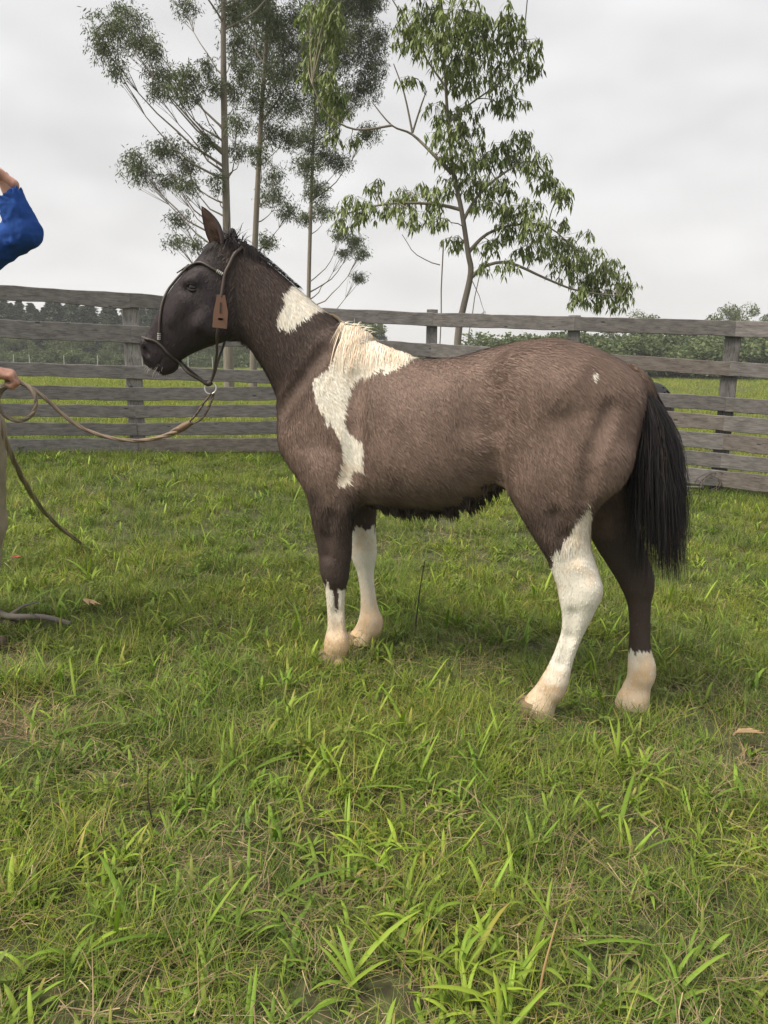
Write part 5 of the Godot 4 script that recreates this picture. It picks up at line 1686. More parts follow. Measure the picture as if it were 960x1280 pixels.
# far trees: a trunk and a crown of leaf clusters
func far_tree(shape: String, sd: int) -> Node3D:
	var r := RandomNumberGenerator.new()
	r.seed = sd
	var o := Node3D.new()
	var s := Soup.new()
	s.tube([Vector3(0, -0.4, 0), Vector3(0.05, 2.5, 0), Vector3(0, 6.0, 0.05)], [0.16, 0.12, 0.04], 6, Color(0.15, 0.12, 0.095))
	piece("trunk", s.mesh(), M.far_bark, o)
	var lf := Soup.new()
	var n := 2600
	var lobes := []
	for k in 15: lobes.append([Vector3(r.randfn(0, 1.0), r.randf_range(1.6, 6.6), r.randfn(0, 1.0)), r.randf_range(0.7, 1.4)])
	for k in n:
		var p: Vector3
		var col: Color
		if shape == "conifer":
			var y := 1.2 + 7.4 * pow(r.randf(), 0.85)
			var tier := 0.75 + 0.25 * sin(y * 6.5 + r.randf() * 0.6)
			var rad := (9.0 - y) * 0.26 * tier + 0.02
			var a := r.randf() * TAU
			var f := sqrt(r.randf())
			rad *= 0.85 + 0.3 * noise.get_noise_2d(cos(a) * 2.0 + sd, y * 1.5)
			p = Vector3(cos(a) * rad * f, y - 0.28 * rad * f, sin(a) * rad * f)
			col = Color(0.042, 0.060, 0.036).lerp(Color(0.070, 0.090, 0.045), r.randf())
		else:
			var q: Array = lobes[r.randi() % lobes.size()]
			var dir := Vector3(r.randfn(0, 1), r.randfn(0, 1), r.randfn(0, 1)).normalized()
			p = q[0] + dir * q[1] * pow(r.randf(), 0.35) * Vector3(1, 0.75, 1)
			col = Color(0.085, 0.115, 0.050).lerp(Color(0.15, 0.17, 0.070), r.randf())
		small_leaf(lf, p, Vector3(r.randfn(0, 1), r.randfn(0, 0.7), r.randfn(0, 1)).normalized(), r.randf_range(0.16, 0.34) * (1.0 if p.y < 7.0 else 0.6), r.randf_range(0.10, 0.2), col, r)
	var c := piece("crown", lf.mesh(), M.leaf, o)
	c.set_meta("kind", "stuff")
	return o

func bush_mesh(sd: int) -> ArrayMesh:
	var r := RandomNumberGenerator.new()
	r.seed = sd
	var lf := Soup.new()
	var lobes := []
	for k in 10: lobes.append([Vector3(r.randfn(0, 0.75), r.randf_range(0.0, 1.5), r.randfn(0, 0.75)), r.randf_range(0.4, 0.8)])
	for k in 1500:
		var q: Array = lobes[r.randi() % lobes.size()]
		var dir := Vector3(r.randfn(0, 1), absf(r.randfn(0, 1)), r.randfn(0, 1)).normalized()
		var p: Vector3 = q[0] + dir * q[1] * pow(r.randf(), 0.3)
		var col := Color(0.070, 0.100, 0.046).lerp(Color(0.125, 0.150, 0.066), r.randf())
		small_leaf(lf, p, Vector3(r.randfn(0, 1), r.randfn(0, 0.7), r.randfn(0, 1)).normalized(), r.randf_range(0.12, 0.24), r.randf_range(0.07, 0.14), col, r)
	return lf.mesh()

func build_background() -> void:
	M.far_bark = vmat(0.9)
	var r := RandomNumberGenerator.new()
	r.seed = 91
	var protos := {}
	for k in 3:
		protos["conifer%d" % k] = far_tree("conifer", 700 + k)
		protos["round%d" % k] = far_tree("round", 800 + k)
	var place := func(kind: String, called: String, label: String, group: String, x: float, z: float, size: float, wide := 1.0) -> void:
		var o: Node3D = protos[kind].duplicate()
		o.name = called
		add_child(o, true)
		o.position = Vector3(x, ground(x, z), z)
		o.basis = Basis(Vector3.UP, r.randf() * TAU).scaled(Vector3(size * wide, size, size * wide))
		tag(o, label, "tree", group)
	# dark wood along the left horizon: two ranks of conifers, rounder paler trees in front of them
	for k in 96:
		var x := -66.0 + k * 0.68 + r.randf_range(-0.6, 0.6)
		var z := -102.0 - (k % 4) * 4.0 + r.randf_range(-2, 2)
		place.call("conifer%d" % (k % 3), "conifer_tree", "dark pointed conifer in the wood across the field", "conifers of the far wood", x, z, r.randf_range(0.82, 1.06) * (1.0 - 0.15 * smoothstep(-25.0, 0.0, x)), 2.3)
	for k in 22:
		var x := -52.0 + k * 2.2 + r.randf_range(-0.8, 0.8)
		place.call("round%d" % (k % 3), "round_tree", "paler bushy tree at the foot of the dark conifer wood", "bushy trees before the conifer wood", x, -93.0 + r.randf_range(-3, 3), r.randf_range(0.42, 0.72), 1.25)
	# a dark clump behind the withers and low trees on the right skyline
	place.call("round0", "dark_tree", "dark round tree showing just above the horse's withers", "", -1.55, -62.0, 0.58, 1.1)
	place.call("round1", "dark_tree", "smaller dark tree beside the one above the withers", "", -3.0, -63.0, 0.50, 1.2)
	place.call("round2", "low_tree", "low tree breaking the skyline behind the middle fence post", "", 3.4, -70.0, 0.34, 1.4)
	for q in [[27.2, 0.80], [29.2, 0.74], [37.5, 0.98], [39.6, 0.92], [41.4, 0.80], [33.0, 0.62], [24.5, 0.62]]:
		place.call("round%d" % (int(q[0]) % 3), "skyline_tree", "open-crowned tree on the skyline above the right hand scrub", "trees on the skyline above the scrub", q[0], -84.0 + r.randf_range(-3, 3), q[1], 0.9)
	for p in protos.values(): p.free()
	# scrub-covered rise
	var scrub := base("scrub")
	tag(scrub, "dense grey green scrub covering the low rise beyond the field", "scrub", "", "stuff")
	for kind in 3:
		var mm := MultiMesh.new()
		mm.transform_format = MultiMesh.TRANSFORM_3D
		mm.use_colors = true
		mm.mesh = bush_mesh(900 + kind)
		var spots := []
		for k in 130:
			var f := r.randf()
			var z := lerpf(-60.0, -84.0, f)
			var x := r.randf_range(5.5, 52.0)
			if x < 10.0 + f * 3.0 and r.randf() < 0.5: continue
			spots.append(Vector3(x, ground(x, z) - 0.2, z))
		for k in 40:
			var x := r.randf_range(-4.0, 9.0)
			var z := r.randf_range(-72.0, -66.0)
			spots.append(Vector3(x, ground(x, z) - 0.7, z))
		for k in 60: # undergrowth at the foot of the wood
			var x := r.randf_range(-60.0, 2.0)
			spots.append(Vector3(x, ground(x, -88.0) - 0.6, -88.0 + r.randf_range(-3, 1)))
		mm.instance_count = spots.size()
		for k in spots.size():
			var sc := r.randf_range(0.9, 1.7)
			sc *= 0.72 if spots[k].x < 9.0 else 1.15
			mm.set_instance_transform(k, Transform3D(Basis(Vector3.UP, r.randf() * TAU).scaled(Vector3(sc * 1.2, sc, sc * 1.2)), spots[k]))
			mm.set_instance_color(k, Color(1, 1, 1) * r.randf_range(0.75, 1.3))
		var o := MultiMeshInstance3D.new()
		o.name = "scrub_bushes"
		o.multimesh = mm
		o.material_override = M.leaf
		o.set_meta("kind", "stuff")
		scrub.add_child(o, true)
	# pale stakes of a wire fence at the end of the field
	var st := Soup.new()
	st.tube([Vector3(0, -0.3, 0), Vector3(0.02, 1.25, 0)], [0.05, 0.045], 6, Color(0.36, 0.39, 0.34))
	var stake_mesh := st.mesh()
	var sm := vmat(0.9)
	for k in 14:
		var x := -42.0 + k * 3.0 + r.randf_range(-1.4, 1.4)
		var o := piece("fence_stake", stake_mesh, sm)
		o.position = Vector3(x, ground(x, -84.0), -84.0)
		o.rotation = Vector3(0, 0, r.randf_range(-0.05, 0.05))
		tag(o, "thin pale stake standing at the far edge of the field", "stake", "stakes along the far field edge")
	print("background t=", Time.get_ticks_msec())

func build_trees() -> void:
	M.leaf = vmat(0.55)
	M.leaf.metallic_specular = 0.3
	M.leaf.backlight_enabled = true
	M.leaf.backlight = Color(0.7, 0.75, 0.5)
	M.leaf.cull_mode = BaseMaterial3D.CULL_DISABLED
	eucalypt("tallest eucalyptus with a thick pale trunk and a long limb reaching out", TRUNK_A, EUCALYPT_A, 0.135, 41, 0.105)
	eucalypt("eucalyptus with a thinner pale trunk close beside the thickest one", TRUNK_B, EUCALYPT_B, 0.115, 42, 0.11)
	eucalypt("slimmest eucalyptus with dense dark foliage and bare twigs low on its trunk", TRUNK_C, EUCALYPT_C, 0.085, 43, 0.12)
	build_broadleaf()
	print("trees t=", Time.get_ticks_msec())
	build_background()

# ---------------------------------------------------------------- the handler
func net_mesh(fd: Field, col: Callable) -> ArrayMesh:
	var net := fd.nets()
	var v: PackedVector3Array = net[0]
	var c := PackedColorArray()
	c.resize(v.size())
	for k in v.size(): c[k] = col.call(v[k])
	return array_mesh(v, net[1], c, net[2])

func merge(into: Soup, fd: Field, col: Callable) -> void:
	var net := fd.nets()
	var start := into.v.size()
	var v: PackedVector3Array = net[0]
	var n: PackedVector3Array = net[1]
	for k in v.size(): into.vert(v[k], n[k], col.call(v[k]))
	for k: int in net[2]: into.i.append(start + k)

func rod(fd: Field, a: Vector3, b: Vector3, ra: float, rb: float, k := 0.03) -> void:
	fd.cone(a, b, Vector3(0.31, 0.2, 0.93), Vector2(ra, ra), Vector2(rb, rb), k)

func build_person() -> void:
	var at := Vector3(-1.83, ground(-1.83, -3.22), -3.22)
	var g := at.y - 0.10
	var man := base("person", at)
	tag(man, "person in a blue sweatshirt and khaki trousers, one arm raised, holding the lead rope", "person")
	var pos := func(p: Vector3) -> Vector3: return p + Vector3(0, g, 0)
	# joints (world), facing along +x towards the horse; the right side is nearer the camera
	var hip_r := Vector3(-1.825, 1.06, -3.13); var hip_l := Vector3(-1.825, 1.06, -3.31)
	var knee_r := Vector3(-1.81, 0.60, -3.11); var knee_l := Vector3(-1.83, 0.60, -3.34)
	var foot_r := Vector3(-1.86, 0.19, -3.10); var foot_l := Vector3(-1.92, 0.19, -3.36)
	var sh_r := Vector3(-1.84, 1.60, -3.045); var el_r := Vector3(-1.86, 1.285, -3.005); var wr_r := Vector3(-1.640, 1.292, -3.115)
	var sh_l := Vector3(-1.805, 1.765, -3.355); var el_l := Vector3(-1.502, 1.862, -3.270); var wr_l := Vector3(-1.562, 2.065, -3.240)
	var head := Vector3(-1.84, 1.895, -3.225)
	var skin := Color(0.46, 0.245, 0.18)
	var fd := Field.new(Vector3(-2.15, 0.0, -3.62), Vector3(-1.33, 2.2, -2.88), 0.014)
	rod(fd, Vector3(-1.84, 1.10, -3.22), Vector3(-1.84, 1.30, -3.22), 0.09, 0.09)
	rod(fd, Vector3(-1.84, 1.30, -3.22), Vector3(-1.84, 1.54, -3.22), 0.09, 0.085)
	rod(fd, sh_r + Vector3(0, -0.015, 0), sh_l + Vector3(0, -0.015, 0), 0.04, 0.04, 0.03)
	for l in [[hip_r, knee_r, foot_r], [hip_l, knee_l, foot_l]]:
		rod(fd, l[0], l[1], 0.085, 0.058); rod(fd, l[1], l[2], 0.056, 0.04)
		rod(fd, l[2] + Vector3(0, -0.05, 0), l[2] + Vector3(0.15, -0.07, 0), 0.03, 0.025)
	for l in [[sh_r, el_r, wr_r], [sh_l, el_l, wr_l]]:
		rod(fd, l[0], l[1], 0.040, 0.034); rod(fd, l[1], l[2], 0.036, 0.027)
	rod(fd, Vector3(-1.84, 1.59, -3.22), head + Vector3(-0.01, -0.06, 0), 0.06, 0.055)
	var s := Soup.new()
	merge(s, fd, func(_p): return skin)
	# head: skull, jaw, nose, brow, ears
	fd = Field.new(head - Vector3(0.16, 0.19, 0.13), head + Vector3(0.17, 0.17, 0.13), 0.006)
	fd.cone(head + Vector3(-0.02, 0.04, 0), head + Vector3(0.015, 0.04, 0), Vector3.UP, Vector2(0.088, 0.074), Vector2(0.088, 0.074), 0.03)
	fd.cone(head + Vector3(0.02, -0.02, 0), head + Vector3(0.045, -0.085, 0), Vector3(1, 0, 0), Vector2(0.068, 0.062), Vector2(0.036, 0.042), 0.03)
	fd.cone(head + Vector3(0.092, 0.015, 0), head + Vector3(0.112, -0.025, 0), Vector3(1, 0, 0), Vector2(0.012, 0.010), Vector2(0.016, 0.017), 0.014)
	fd.cone(head + Vector3(0.086, 0.026, -0.03), head + Vector3(0.086, 0.026, 0.03), Vector3.UP, Vector2(0.010, 0.012), Vector2(0.010, 0.012), 0.012)
	fd.cone(head + Vector3(0.088, -0.055, -0.014), head + Vector3(0.088, -0.055, 0.014), Vector3.UP, Vector2(0.008, 0.010), Vector2(0.008, 0.010), 0.008)
	fd.cone(head + Vector3(0.090, -0.066, -0.012), head + Vector3(0.090, -0.066, 0.012), Vector3.UP, Vector2(0.007, 0.009), Vector2(0.007, 0.009), 0.006)
	for sd in [-1.0, 1.0]:
		fd.cone(head + Vector3(-0.012, 0.022, sd * 0.077), head + Vector3(-0.006, -0.022, sd * 0.075), Vector3(1, 0, 0), Vector2(0.018, 0.009), Vector2(0.012, 0.007), 0.008)
		fd.cone(head + Vector3(0.097, 0.008, sd * 0.031), head + Vector3(0.097, 0.008, sd * 0.031 + 0.001), Vector3.UP, Vector2(0.009, 0.013), Vector2(0.009, 0.013), 0.01, true)
	rod(fd, head + Vector3(-0.02, -0.05, 0), head + Vector3(-0.02, -0.18, 0), 0.055, 0.058, 0.02)
	merge(s, fd, func(p): return Color(0.05, 0.035, 0.025) if p.x < head.x - 0.025 + 0.02 * noise.get_noise_2d(p.y * 60, p.z * 60) and p.y > head.y - 0.045 and absf(p.z - head.z) < 0.074 else skin * (0.82 if p.y < head.y - 0.05 and p.x > head.x + 0.085 else 1.0))
	# hands: palms, four bent fingers and a thumb each
	var hand := Field.new(wr_r + Vector3(-0.05, -0.10, -0.10), wr_r + Vector3(0.17, 0.08, 0.08), 0.0035)
	var f := Vector3(0.90, -0.12, -0.42).normalized()      # along the hand
	var up := Vector3(0.10, 0.97, 0.20).normalized()       # back of the hand
	var ac := f.cross(up).normalized()                     # towards the little finger, nearer the camera
	hand.cone(wr_r - f * 0.03, wr_r + f * 0.03, up, Vector2(0.024, 0.028), Vector2(0.021, 0.034), 0.02)
	hand.cone(wr_r + f * 0.02, wr_r + f * 0.088, up, Vector2(0.024, 0.038), Vector2(0.021, 0.046), 0.02)
	for k in 4:
		var o: float = [-0.031, -0.0105, 0.0105, 0.030][k]
		var ln: float = [0.040, 0.044, 0.041, 0.033][k]
		var a := wr_r + f * (0.094 - 0.004 * absf(k - 1.0)) + ac * o * 1.12 + up * 0.002
		var b := a + (f * 0.55 - up * 0.85).normalized() * ln
		var c := b + (-f * 0.55 - up * 0.55 + ac * 0.02).normalized() * ln * 0.72
		var e := c + (-f * 0.95 + up * 0.25).normalized() * ln * 0.55
		hand.cone(a, b, up, Vector2(0.0115, 0.0115), Vector2(0.0105, 0.0105), 0.006)
		hand.cone(b, c, up, Vector2(0.0105, 0.0105), Vector2(0.0095, 0.0095), 0.004)
		hand.cone(c, e, up, Vector2(0.0095, 0.0095), Vector2(0.0085, 0.0085), 0.004)
	var t0 := wr_r + f * 0.025 - ac * 0.032 - up * 0.006
	var t1 := t0 + (f * 0.8 - ac * 0.35 - up * 0.35).normalized() * 0.042
	var t2 := t1 + (f * 0.75 + ac * 0.25 - up * 0.65).normalized() * 0.034
	hand.cone(t0, t1, up, Vector2(0.015, 0.015), Vector2(0.0115, 0.0115), 0.012)
	hand.cone(t1, t2, up, Vector2(0.0115, 0.0115), Vector2(0.009, 0.009), 0.006)
	merge(s, hand, func(p): return skin * (1.0 + 0.25 * noise.get_noise_3d(p.x * 40, p.y * 40, p.z * 40)))
	# raised hand laid against the brow of the hat
	f = Vector3(-0.72, 0.28, 0.22).normalized()
	f = (f * 1.2 + (wr_l - el_l).normalized() * 0.6).normalized()
	ac = Vector3(0.35, -0.1, 0.93)
	ac = (ac - f * ac.dot(f)).normalized()
	up = ac.cross(f)
	hand = Field.new(wr_l + Vector3(-0.22, -0.07, -0.12), wr_l + Vector3(0.07, 0.20, 0.14), 0.0035)
	hand.cone(wr_l - f * 0.04, wr_l + f * 0.03, up, Vector2(0.024, 0.029), Vector2(0.020, 0.034), 0.02)
	hand.cone(wr_l + f * 0.02, wr_l + f * 0.078, up, Vector2(0.018, 0.034), Vector2(0.015, 0.042), 0.02)
	for k in 4:
		var o: float = [-0.031, -0.0105, 0.0105, 0.030][k]
		var ln: float = [0.040, 0.045, 0.042, 0.033][k]
		var a := wr_l + f * 0.080 + ac * o
		var b := a + (f * 0.95 + ac * o * 3.0 - up * 0.12).normalized() * ln
		var c := b + (f * 0.85 + ac * o * 2.0 - up * 0.40).normalized() * ln * 0.68
		var e := c + (f * 0.65 - up * 0.65).normalized() * ln * 0.5
		hand.cone(a, b, up, Vector2(0.010, 0.010), Vector2(0.009, 0.009), 0.006)
		hand.cone(b, c, up, Vector2(0.009, 0.009), Vector2(0.008, 0.008), 0.004)
		hand.cone(c, e, up, Vector2(0.008, 0.008), Vector2(0.007, 0.007), 0.004)
	t0 = wr_l + f * 0.028 + ac * 0.030
	t1 = t0 + (f * 0.75 + ac * 0.65).normalized() * 0.042
	t2 = t1 + (f * 0.95 + ac * 0.2).normalized() * 0.034
	hand.cone(t0, t1, up, Vector2(0.014, 0.014), Vector2(0.011, 0.011), 0.012)
	hand.cone(t1, t2, up, Vector2(0.011, 0.011), Vector2(0.009, 0.009), 0.006)
	merge(s, hand, func(p): return skin * (1.0 + 0.25 * noise.get_noise_3d(p.x * 40, p.y * 40, p.z * 40)))
	shift(s, at - Vector3(0, g, 0))
	var sk := vmat(0.55)
	sk.subsurf_scatter_enabled = true
	sk.subsurf_scatter_strength = 0.15
	piece("body", s.mesh(), sk, man)
	# sweatshirt
	fd = Field.new(Vector3(-2.10, 0.9, -3.60), Vector3(-1.33, 2.2, -2.88), 0.009)
	fd.cone(Vector3(-1.84, 1.06, -3.22), Vector3(-1.84, 1.30, -3.22), Vector3(1, 0, 0), Vector2(0.138, 0.175), Vector2(0.142, 0.185), 0.03)
	fd.cone(Vector3(-1.84, 1.30, -3.22), Vector3(-1.84, 1.58, -3.22), Vector3(1, 0, 0), Vector2(0.142, 0.185), Vector2(0.12, 0.18), 0.03)
	rod(fd, sh_r, sh_l, 0.075, 0.075, 0.05)
	rod(fd, Vector3(-1.84, 1.58, -3.22), Vector3(-1.845, 1.70, -3.22), 0.10, 0.078, 0.05)
	rod(fd, sh_r, el_r, 0.075, 0.062, 0.03); rod(fd, el_r, wr_r - Vector3(0.02, 0, -0.01), 0.062, 0.042, 0.03)
	rod(fd, sh_l + Vector3(0, -0.015, 0), el_l, 0.090, 0.064, 0.02); rod(fd, el_l, el_l.lerp(wr_l, 0.72), 0.060, 0.050, 0.012)
	# rucked folds round the bent elbows, and the open mouth of the pushed-up sleeve
	for k in 7:
		var q := el_l.lerp(sh_l, 0.06 + k * 0.085)
		var d := (sh_l - el_l).normalized()
		var w := d.cross(Vector3(0.2 + 0.2 * (k % 3), 0.3, 0.9)).normalized()
		fd.cone(q + w * 0.062 + Vector3(0, 0, 0.03), q - w * 0.035 + d * 0.03 + Vector3(0, 0, 0.052), Vector3(0, 1, 0), Vector2(0.014, 0.014), Vector2(0.011, 0.011), 0.010)
		q = el_l.lerp(wr_l, 0.12 + k * 0.075)
		d = (wr_l - el_l).normalized()
		w = d.cross(Vector3(0, 0.2, 1)).normalized()
		fd.cone(q - w * 0.05 + Vector3(0, 0, 0.02), q + w * 0.02 - d * 0.02 + Vector3(0, 0, 0.05), Vector3(0, 1, 0), Vector2(0.012, 0.012), Vector2(0.009, 0.009), 0.009)
	fd.crease(noise, Vector3(6, 6, 2.5), 0.006)
	fd.crease(noise, Vector3(13, 9, 5), 0.002)
	var cuff := el_l.lerp(wr_l, 0.72)
	var cd := (wr_l - el_l).normalized()
	fd.cone(cuff + cd * 0.015, cuff + cd * 0.10, Vector3(0, 0, 1), Vector2(0.046, 0.046), Vector2(0.046, 0.046), 0.006, true)
	fd.cone(Vector3(-1.84, 1.735, -3.22), head, Vector3(1, 0, 0), Vector2(0.068, 0.068), Vector2(0.07, 0.07), 0.01, true)
	var blue := Color(0.026, 0.072, 0.27)
	var s2 := Soup.new()
	merge(s2, fd, func(p): return blue * (1.0 + 0.18 * noise.get_noise_3d(p.x * 30, p.y * 30, p.z * 30)))
	shift(s2, at - Vector3(0, g, 0))
	var cloth := vmat(0.9)
	cloth.metallic_specular = 0.2
	var sw := piece("sweatshirt", s2.mesh(), cloth, man)
	sw.set_meta("label", "blue sweatshirt with sleeves pushed up")
	# trousers
	fd = Field.new(Vector3(-2.10, 0.05, -3.52), Vector3(-1.55, 1.2, -2.95), 0.012)
	fd.cone(Vector3(-1.83, 1.02, -3.22), Vector3(-1.83, 1.10, -3.22), Vector3(1, 0, 0), Vector2(0.13, 0.165), Vector2(0.13, 0.165), 0.03)
	for l in [[hip_r, knee_r, foot_r], [hip_l, knee_l, foot_l]]:
		rod(fd, l[0] + Vector3(0.02, -0.02, 0), l[1], 0.112, 0.084, 0.04); rod(fd, l[1], l[2] + Vector3(0, -0.02, 0), 0.084, 0.074, 0.04)
	fd.crease(noise, Vector3(6, 3, 6), 0.009)
	var khaki := Color(0.30, 0.255, 0.19)
	var s3 := Soup.new()
	merge(s3, fd, func(p): return khaki * (1.0 + 0.2 * noise.get_noise_3d(p.x * 14, p.y * 14, p.z * 14)))
	shift(s3, at - Vector3(0, g, 0))
	piece("trousers", s3.mesh(), cloth, man)
	# boots
	for l in [foot_r, foot_l]:
		fd = Field.new(l + Vector3(-0.13, -0.17, -0.10), l + Vector3(0.26, 0.08, 0.10), 0.009)
		rod(fd, l + Vector3(0, 0.02, 0), l + Vector3(0, -0.06, 0), 0.058, 0.055, 0.02)
		fd.cone(l + Vector3(-0.02, -0.065, 0), l + Vector3(0.17, -0.075, 0), Vector3.UP, Vector2(0.045, 0.045), Vector2(0.034, 0.046), 0.03)
		var s4 := Soup.new()
		merge(s4, fd, func(_p): return Color(0.07, 0.045, 0.03))
		shift(s4, at - Vector3(0, g, 0))
		piece("boot", s4.mesh(), vmat(0.6), man)
	# hat with a brim, eyes, eyebrows
	var s5 := Soup.new()
	var hc := head + Vector3(-0.012, 0.075, 0) - at + Vector3(0, g, 0)
	var prof := [Vector2(0.001, 0.105), Vector2(0.05, 0.10), Vector2(0.082, 0.075), Vector2(0.094, 0.02), Vector2(0.097, 0.0), Vector2(0.125, -0.008), Vector2(0.155, -0.016), Vector2(0.155, -0.022), Vector2(0.095, -0.010)]
	for k in prof.size():
		for q in 24:
			var a := TAU * q / 24.0
			var p: Vector2 = prof[k]
			s5.vert(hc + Vector3(cos(a) * p.x * 1.1, p.y, sin(a) * p.x), Vector3(cos(a) * 0.7, 0.7, sin(a) * 0.7), Color(0.20, 0.155, 0.10))
	for k in prof.size() - 1:
		for q in 24:
			var a0 := k * 24 + q
			var a1 := k * 24 + (q + 1) % 24
			s5.tri(a0, a0 + 24, a1); s5.tri(a1, a0 + 24, a1 + 24)
	piece("hat", s5.mesh(), cloth, man)
	for sd in [-1.0, 1.0]:
		var eb := SphereMesh.new()
		eb.radius = 0.0115; eb.height = 0.023; eb.radial_segments = 14; eb.rings = 7
		var e := piece("eye", eb, mat(0.5, 0.47, 0.44, 0.2), man)
		e.position = head + Vector3(0.080, 0.008, sd * 0.031) - at + Vector3(0, g, 0)
		var ir := SphereMesh.new()
		ir.radius = 0.006; ir.height = 0.012; ir.radial_segments = 10; ir.rings = 5
		var io := piece("iris", ir, mat(0.04, 0.025, 0.015, 0.15), e)
		io.position = Vector3(0.0065, 0, 0)

# ---------------------------------------------------------------- a black cow lying in the field, and small things on the ground
func build_cow() -> void:
	var at := Vector3(3.90, ground(3.90, -13.0), -13.0)
	var cow := base("cow", at)
	cow.scale = Vector3(1.25, 1.25, 1.25)
	tag(cow, "black cow lying in the field behind the horse's rump", "cow")
	var fd := Field.new(Vector3(-1.4, -0.05, -0.6), Vector3(1.4, 1.05, 0.6), 0.022)
	fd.cone(Vector3(0.55, 0.42, 0), Vector3(-0.1, 0.40, 0), Vector3.UP, Vector2(0.37, 0.30), Vector2(0.38, 0.34), 0.06)
	fd.cone(Vector3(-0.1, 0.40, 0), Vector3(-0.62, 0.42, 0), Vector3.UP, Vector2(0.38, 0.34), Vector2(0.36, 0.25), 0.06)
	fd.cone(Vector3(-0.62, 0.52, 0), Vector3(-0.95, 0.70, 0.05), Vector3.UP, Vector2(0.22, 0.14), Vector2(0.14, 0.10), 0.06)
	fd.cone(Vector3(-0.95, 0.76, 0.05), Vector3(-1.25, 0.58, 0.1), Vector3(0.5, 0.8, 0), Vector2(0.13, 0.10), Vector2(0.075, 0.07), 0.04)
	for sd in [-1.0, 1.0]:
		fd.cone(Vector3(0.45, 0.30, sd * 0.24), Vector3(0.15, 0.13, sd * 0.40), Vector3.UP, Vector2(0.2, 0.11), Vector2(0.09, 0.08), 0.05)
		fd.cone(Vector3(0.15, 0.13, sd * 0.40), Vector3(0.5, 0.06, sd * 0.42), Vector3.UP, Vector2(0.07, 0.06), Vector2(0.05, 0.05), 0.03)
		fd.cone(Vector3(-0.55, 0.22, sd * 0.2), Vector3(-0.85, 0.10, sd * 0.24), Vector3.UP, Vector2(0.10, 0.08), Vector2(0.06, 0.05), 0.04)
		fd.cone(Vector3(-0.85, 0.10, sd * 0.24), Vector3(-0.6, 0.05, sd * 0.26), Vector3.UP, Vector2(0.06, 0.05), Vector2(0.045, 0.045), 0.03)
		fd.cone(Vector3(-0.98, 0.80, 0.05 + sd * 0.08), Vector3(-0.95, 0.80, 0.05 + sd * 0.22), Vector3.UP, Vector2(0.04, 0.02), Vector2(0.02, 0.012), 0.02)
	piece("body", net_mesh(fd, func(_p): return Color(0.014, 0.013, 0.014)), vmat(0.55), cow)
	var s := Soup.new()
	s.tube(spline([Vector3(0.80, 0.55, 0), Vector3(0.86, 0.40, -0.06), Vector3(0.86, 0.15, -0.12), Vector3(0.80, 0.03, -0.2)], 4), [0.035, 0.03, 0.025, 0.02], 6, Color(0.014, 0.013, 0.014))
	piece("tail", s.mesh(), vmat(0.6), cow)

func stalk(label: String, called: String, pts: Array, r0: float, col: Color, col2: Color, at: Vector3) -> void:
	var s := Soup.new()
	var line := spline(pts, 4)
	s.tube(line, taper(r0, r0 * 0.35, line.size() - 1), 5, col, col2)
	var o := piece(called, s.mesh(), vmat(0.8))
	o.position = at
	tag(o, label, called.replace("_", " ").split(" ")[-1])

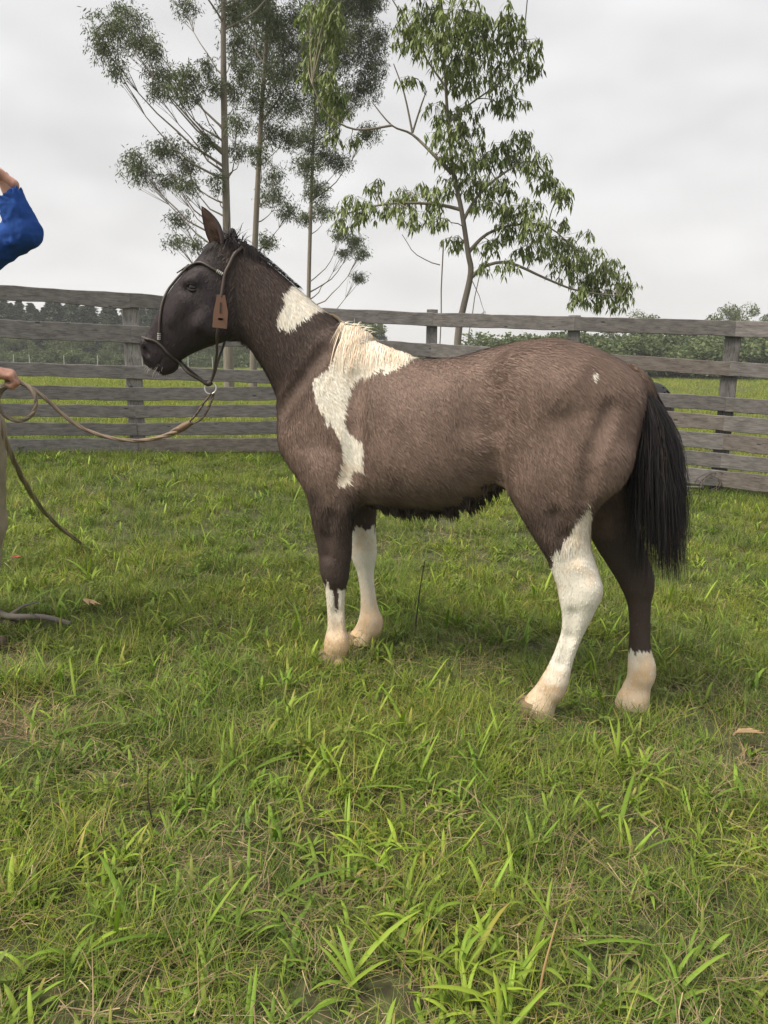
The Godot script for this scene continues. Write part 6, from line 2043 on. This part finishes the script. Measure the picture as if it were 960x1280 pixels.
func build_small() -> void:
	var r := RandomNumberGenerator.new()
	r.seed = 12
	var gy := func(x: float, z: float) -> Vector3: return Vector3(x, ground(x, z), z)
	# a grey branch lying in the grass, half hidden
	var s := Soup.new()
	var l := spline([Vector3(-0.30, 0.085, 0.02), Vector3(-0.14, 0.078, -0.03), Vector3(0.0, 0.055, 0.03), Vector3(0.16, 0.05, 0.02), Vector3(0.30, 0.03, 0.05)], 5)
	s.tube(l, taper(0.022, 0.012, l.size() - 1), 8, Color(0.17, 0.15, 0.135), Color(0.14, 0.125, 0.11))
	s.tube([Vector3(0.0, 0.055, 0.03), Vector3(0.05, 0.09, -0.02), Vector3(0.11, 0.10, -0.06)], [0.010, 0.007, 0.003], 6, Color(0.16, 0.14, 0.12))
	var br := piece("fallen_branch", s.mesh(), vmat(0.9))
	br.position = gy.call(-1.76, -3.36)
	tag(br, "grey fallen branch lying in the grass by the handler's feet", "branch")
	# dry leaf husks
	for q in [[-1.52, -3.62, 0.5, "long dry tan leaf lying near the fallen branch"], [1.33, -2.60, -0.5, "curled brown dry leaf on the bare soil patch"]]:
		s = Soup.new()
		for k in 3:
			leaf(s, Vector3(0, 0.06 + k * 0.006, 0), Vector3(cos(q[2] + k * 0.25), 0.10, sin(q[2] + k * 0.25)).normalized(), 0.13, 0.028, Vector3.UP, Color(0.36, 0.24, 0.13) * (1.0 - k * 0.12))
		var o := piece("dry_leaf", s.mesh(), vmat(0.8))
		o.position = gy.call(q[0], q[1])
		tag(o, q[3], "leaf")
	# a red petal in the grass
	s = Soup.new()
	for k in 4: leaf(s, Vector3(0, 0.08, 0), Vector3(cos(k * 1.6), 0.4, sin(k * 1.6)).normalized(), 0.035, 0.022, Vector3.UP, Color(0.26, 0.04, 0.03))
	var pe := piece("red_flower", s.mesh(), vmat(0.6))
	pe.position = gy.call(-2.10, -4.12)
	tag(pe, "tiny red flower in the grass below the rope end", "flower")
	stalk("tall dry orange straw standing in the foreground grass", "dry_stalk", [Vector3(-0.015, -0.02, 0.0), Vector3(-0.005, 0.07, -0.01), Vector3(0.008, 0.14, -0.015), Vector3(0.022, 0.205, -0.02)], 0.0042, Color(0.34, 0.20, 0.085), Color(0.42, 0.30, 0.15), gy.call(0.365, -1.385))
	stalk("thin dark dead stalk standing in front of the horse's belly", "dead_stalk", [Vector3(-0.01, -0.02, 0), Vector3(0.0, 0.12, 0.01), Vector3(0.015, 0.26, 0.0), Vector3(0.035, 0.40, 0.0)], 0.005, Color(0.045, 0.035, 0.025), Color(0.035, 0.028, 0.02), gy.call(0.17, -3.55))
	stalk("dark bent stalk in the near left grass", "dead_stalk", [Vector3(0, -0.02, 0), Vector3(-0.01, 0.10, 0.01), Vector3(0.0, 0.22, 0.02)], 0.0035, Color(0.06, 0.045, 0.03), Color(0.05, 0.04, 0.028), gy.call(-0.66, -1.95))
	# loose coil of old wire at the foot of the right-hand post
	s = Soup.new()
	for k in 5:
		var pts := []
		var rad := 0.07 + 0.018 * k
		var tilt := r.randf_range(-0.5, 0.5)
		for q in 21:
			var a := TAU * q / 20.0 + k
			pts.append(Vector3(cos(a) * rad * 1.2 + 0.01 * k, 0.11 + sin(a) * rad * 0.95, sin(a * 2.0 + k) * 0.03 + tilt * cos(a) * rad))
		s.tube(pts, [0.004], 5, Color(0.10, 0.085, 0.075))
	var wr := piece("wire_coil", s.mesh(), vmat(0.6))
	wr.position = gy.call(3.36, -7.62)
	tag(wr, "loose coil of old wire at the foot of a fence post", "wire")
	# bar lying along the ground by the fence
	s = Soup.new()
	s.tube([Vector3(-0.55, 0.06, -0.05), Vector3(0.0, 0.05, 0.0), Vector3(0.52, 0.045, 0.03)], [0.014, 0.014, 0.013], 6, Color(0.13, 0.12, 0.11))
	var bar := piece("grey_pole", s.mesh(), vmat(0.8))
	bar.position = gy.call(2.80, -7.70)
	tag(bar, "thin grey pole lying in the grass along the fence foot", "pole")

func build_all():
	build_ground()
	build_fence()
	build_trees()
	build_horse()
	build_halter()
	build_person()
	build_lead()
	build_cow()
	build_small()
	build_grass()
	print("all built t=", Time.get_ticks_msec())
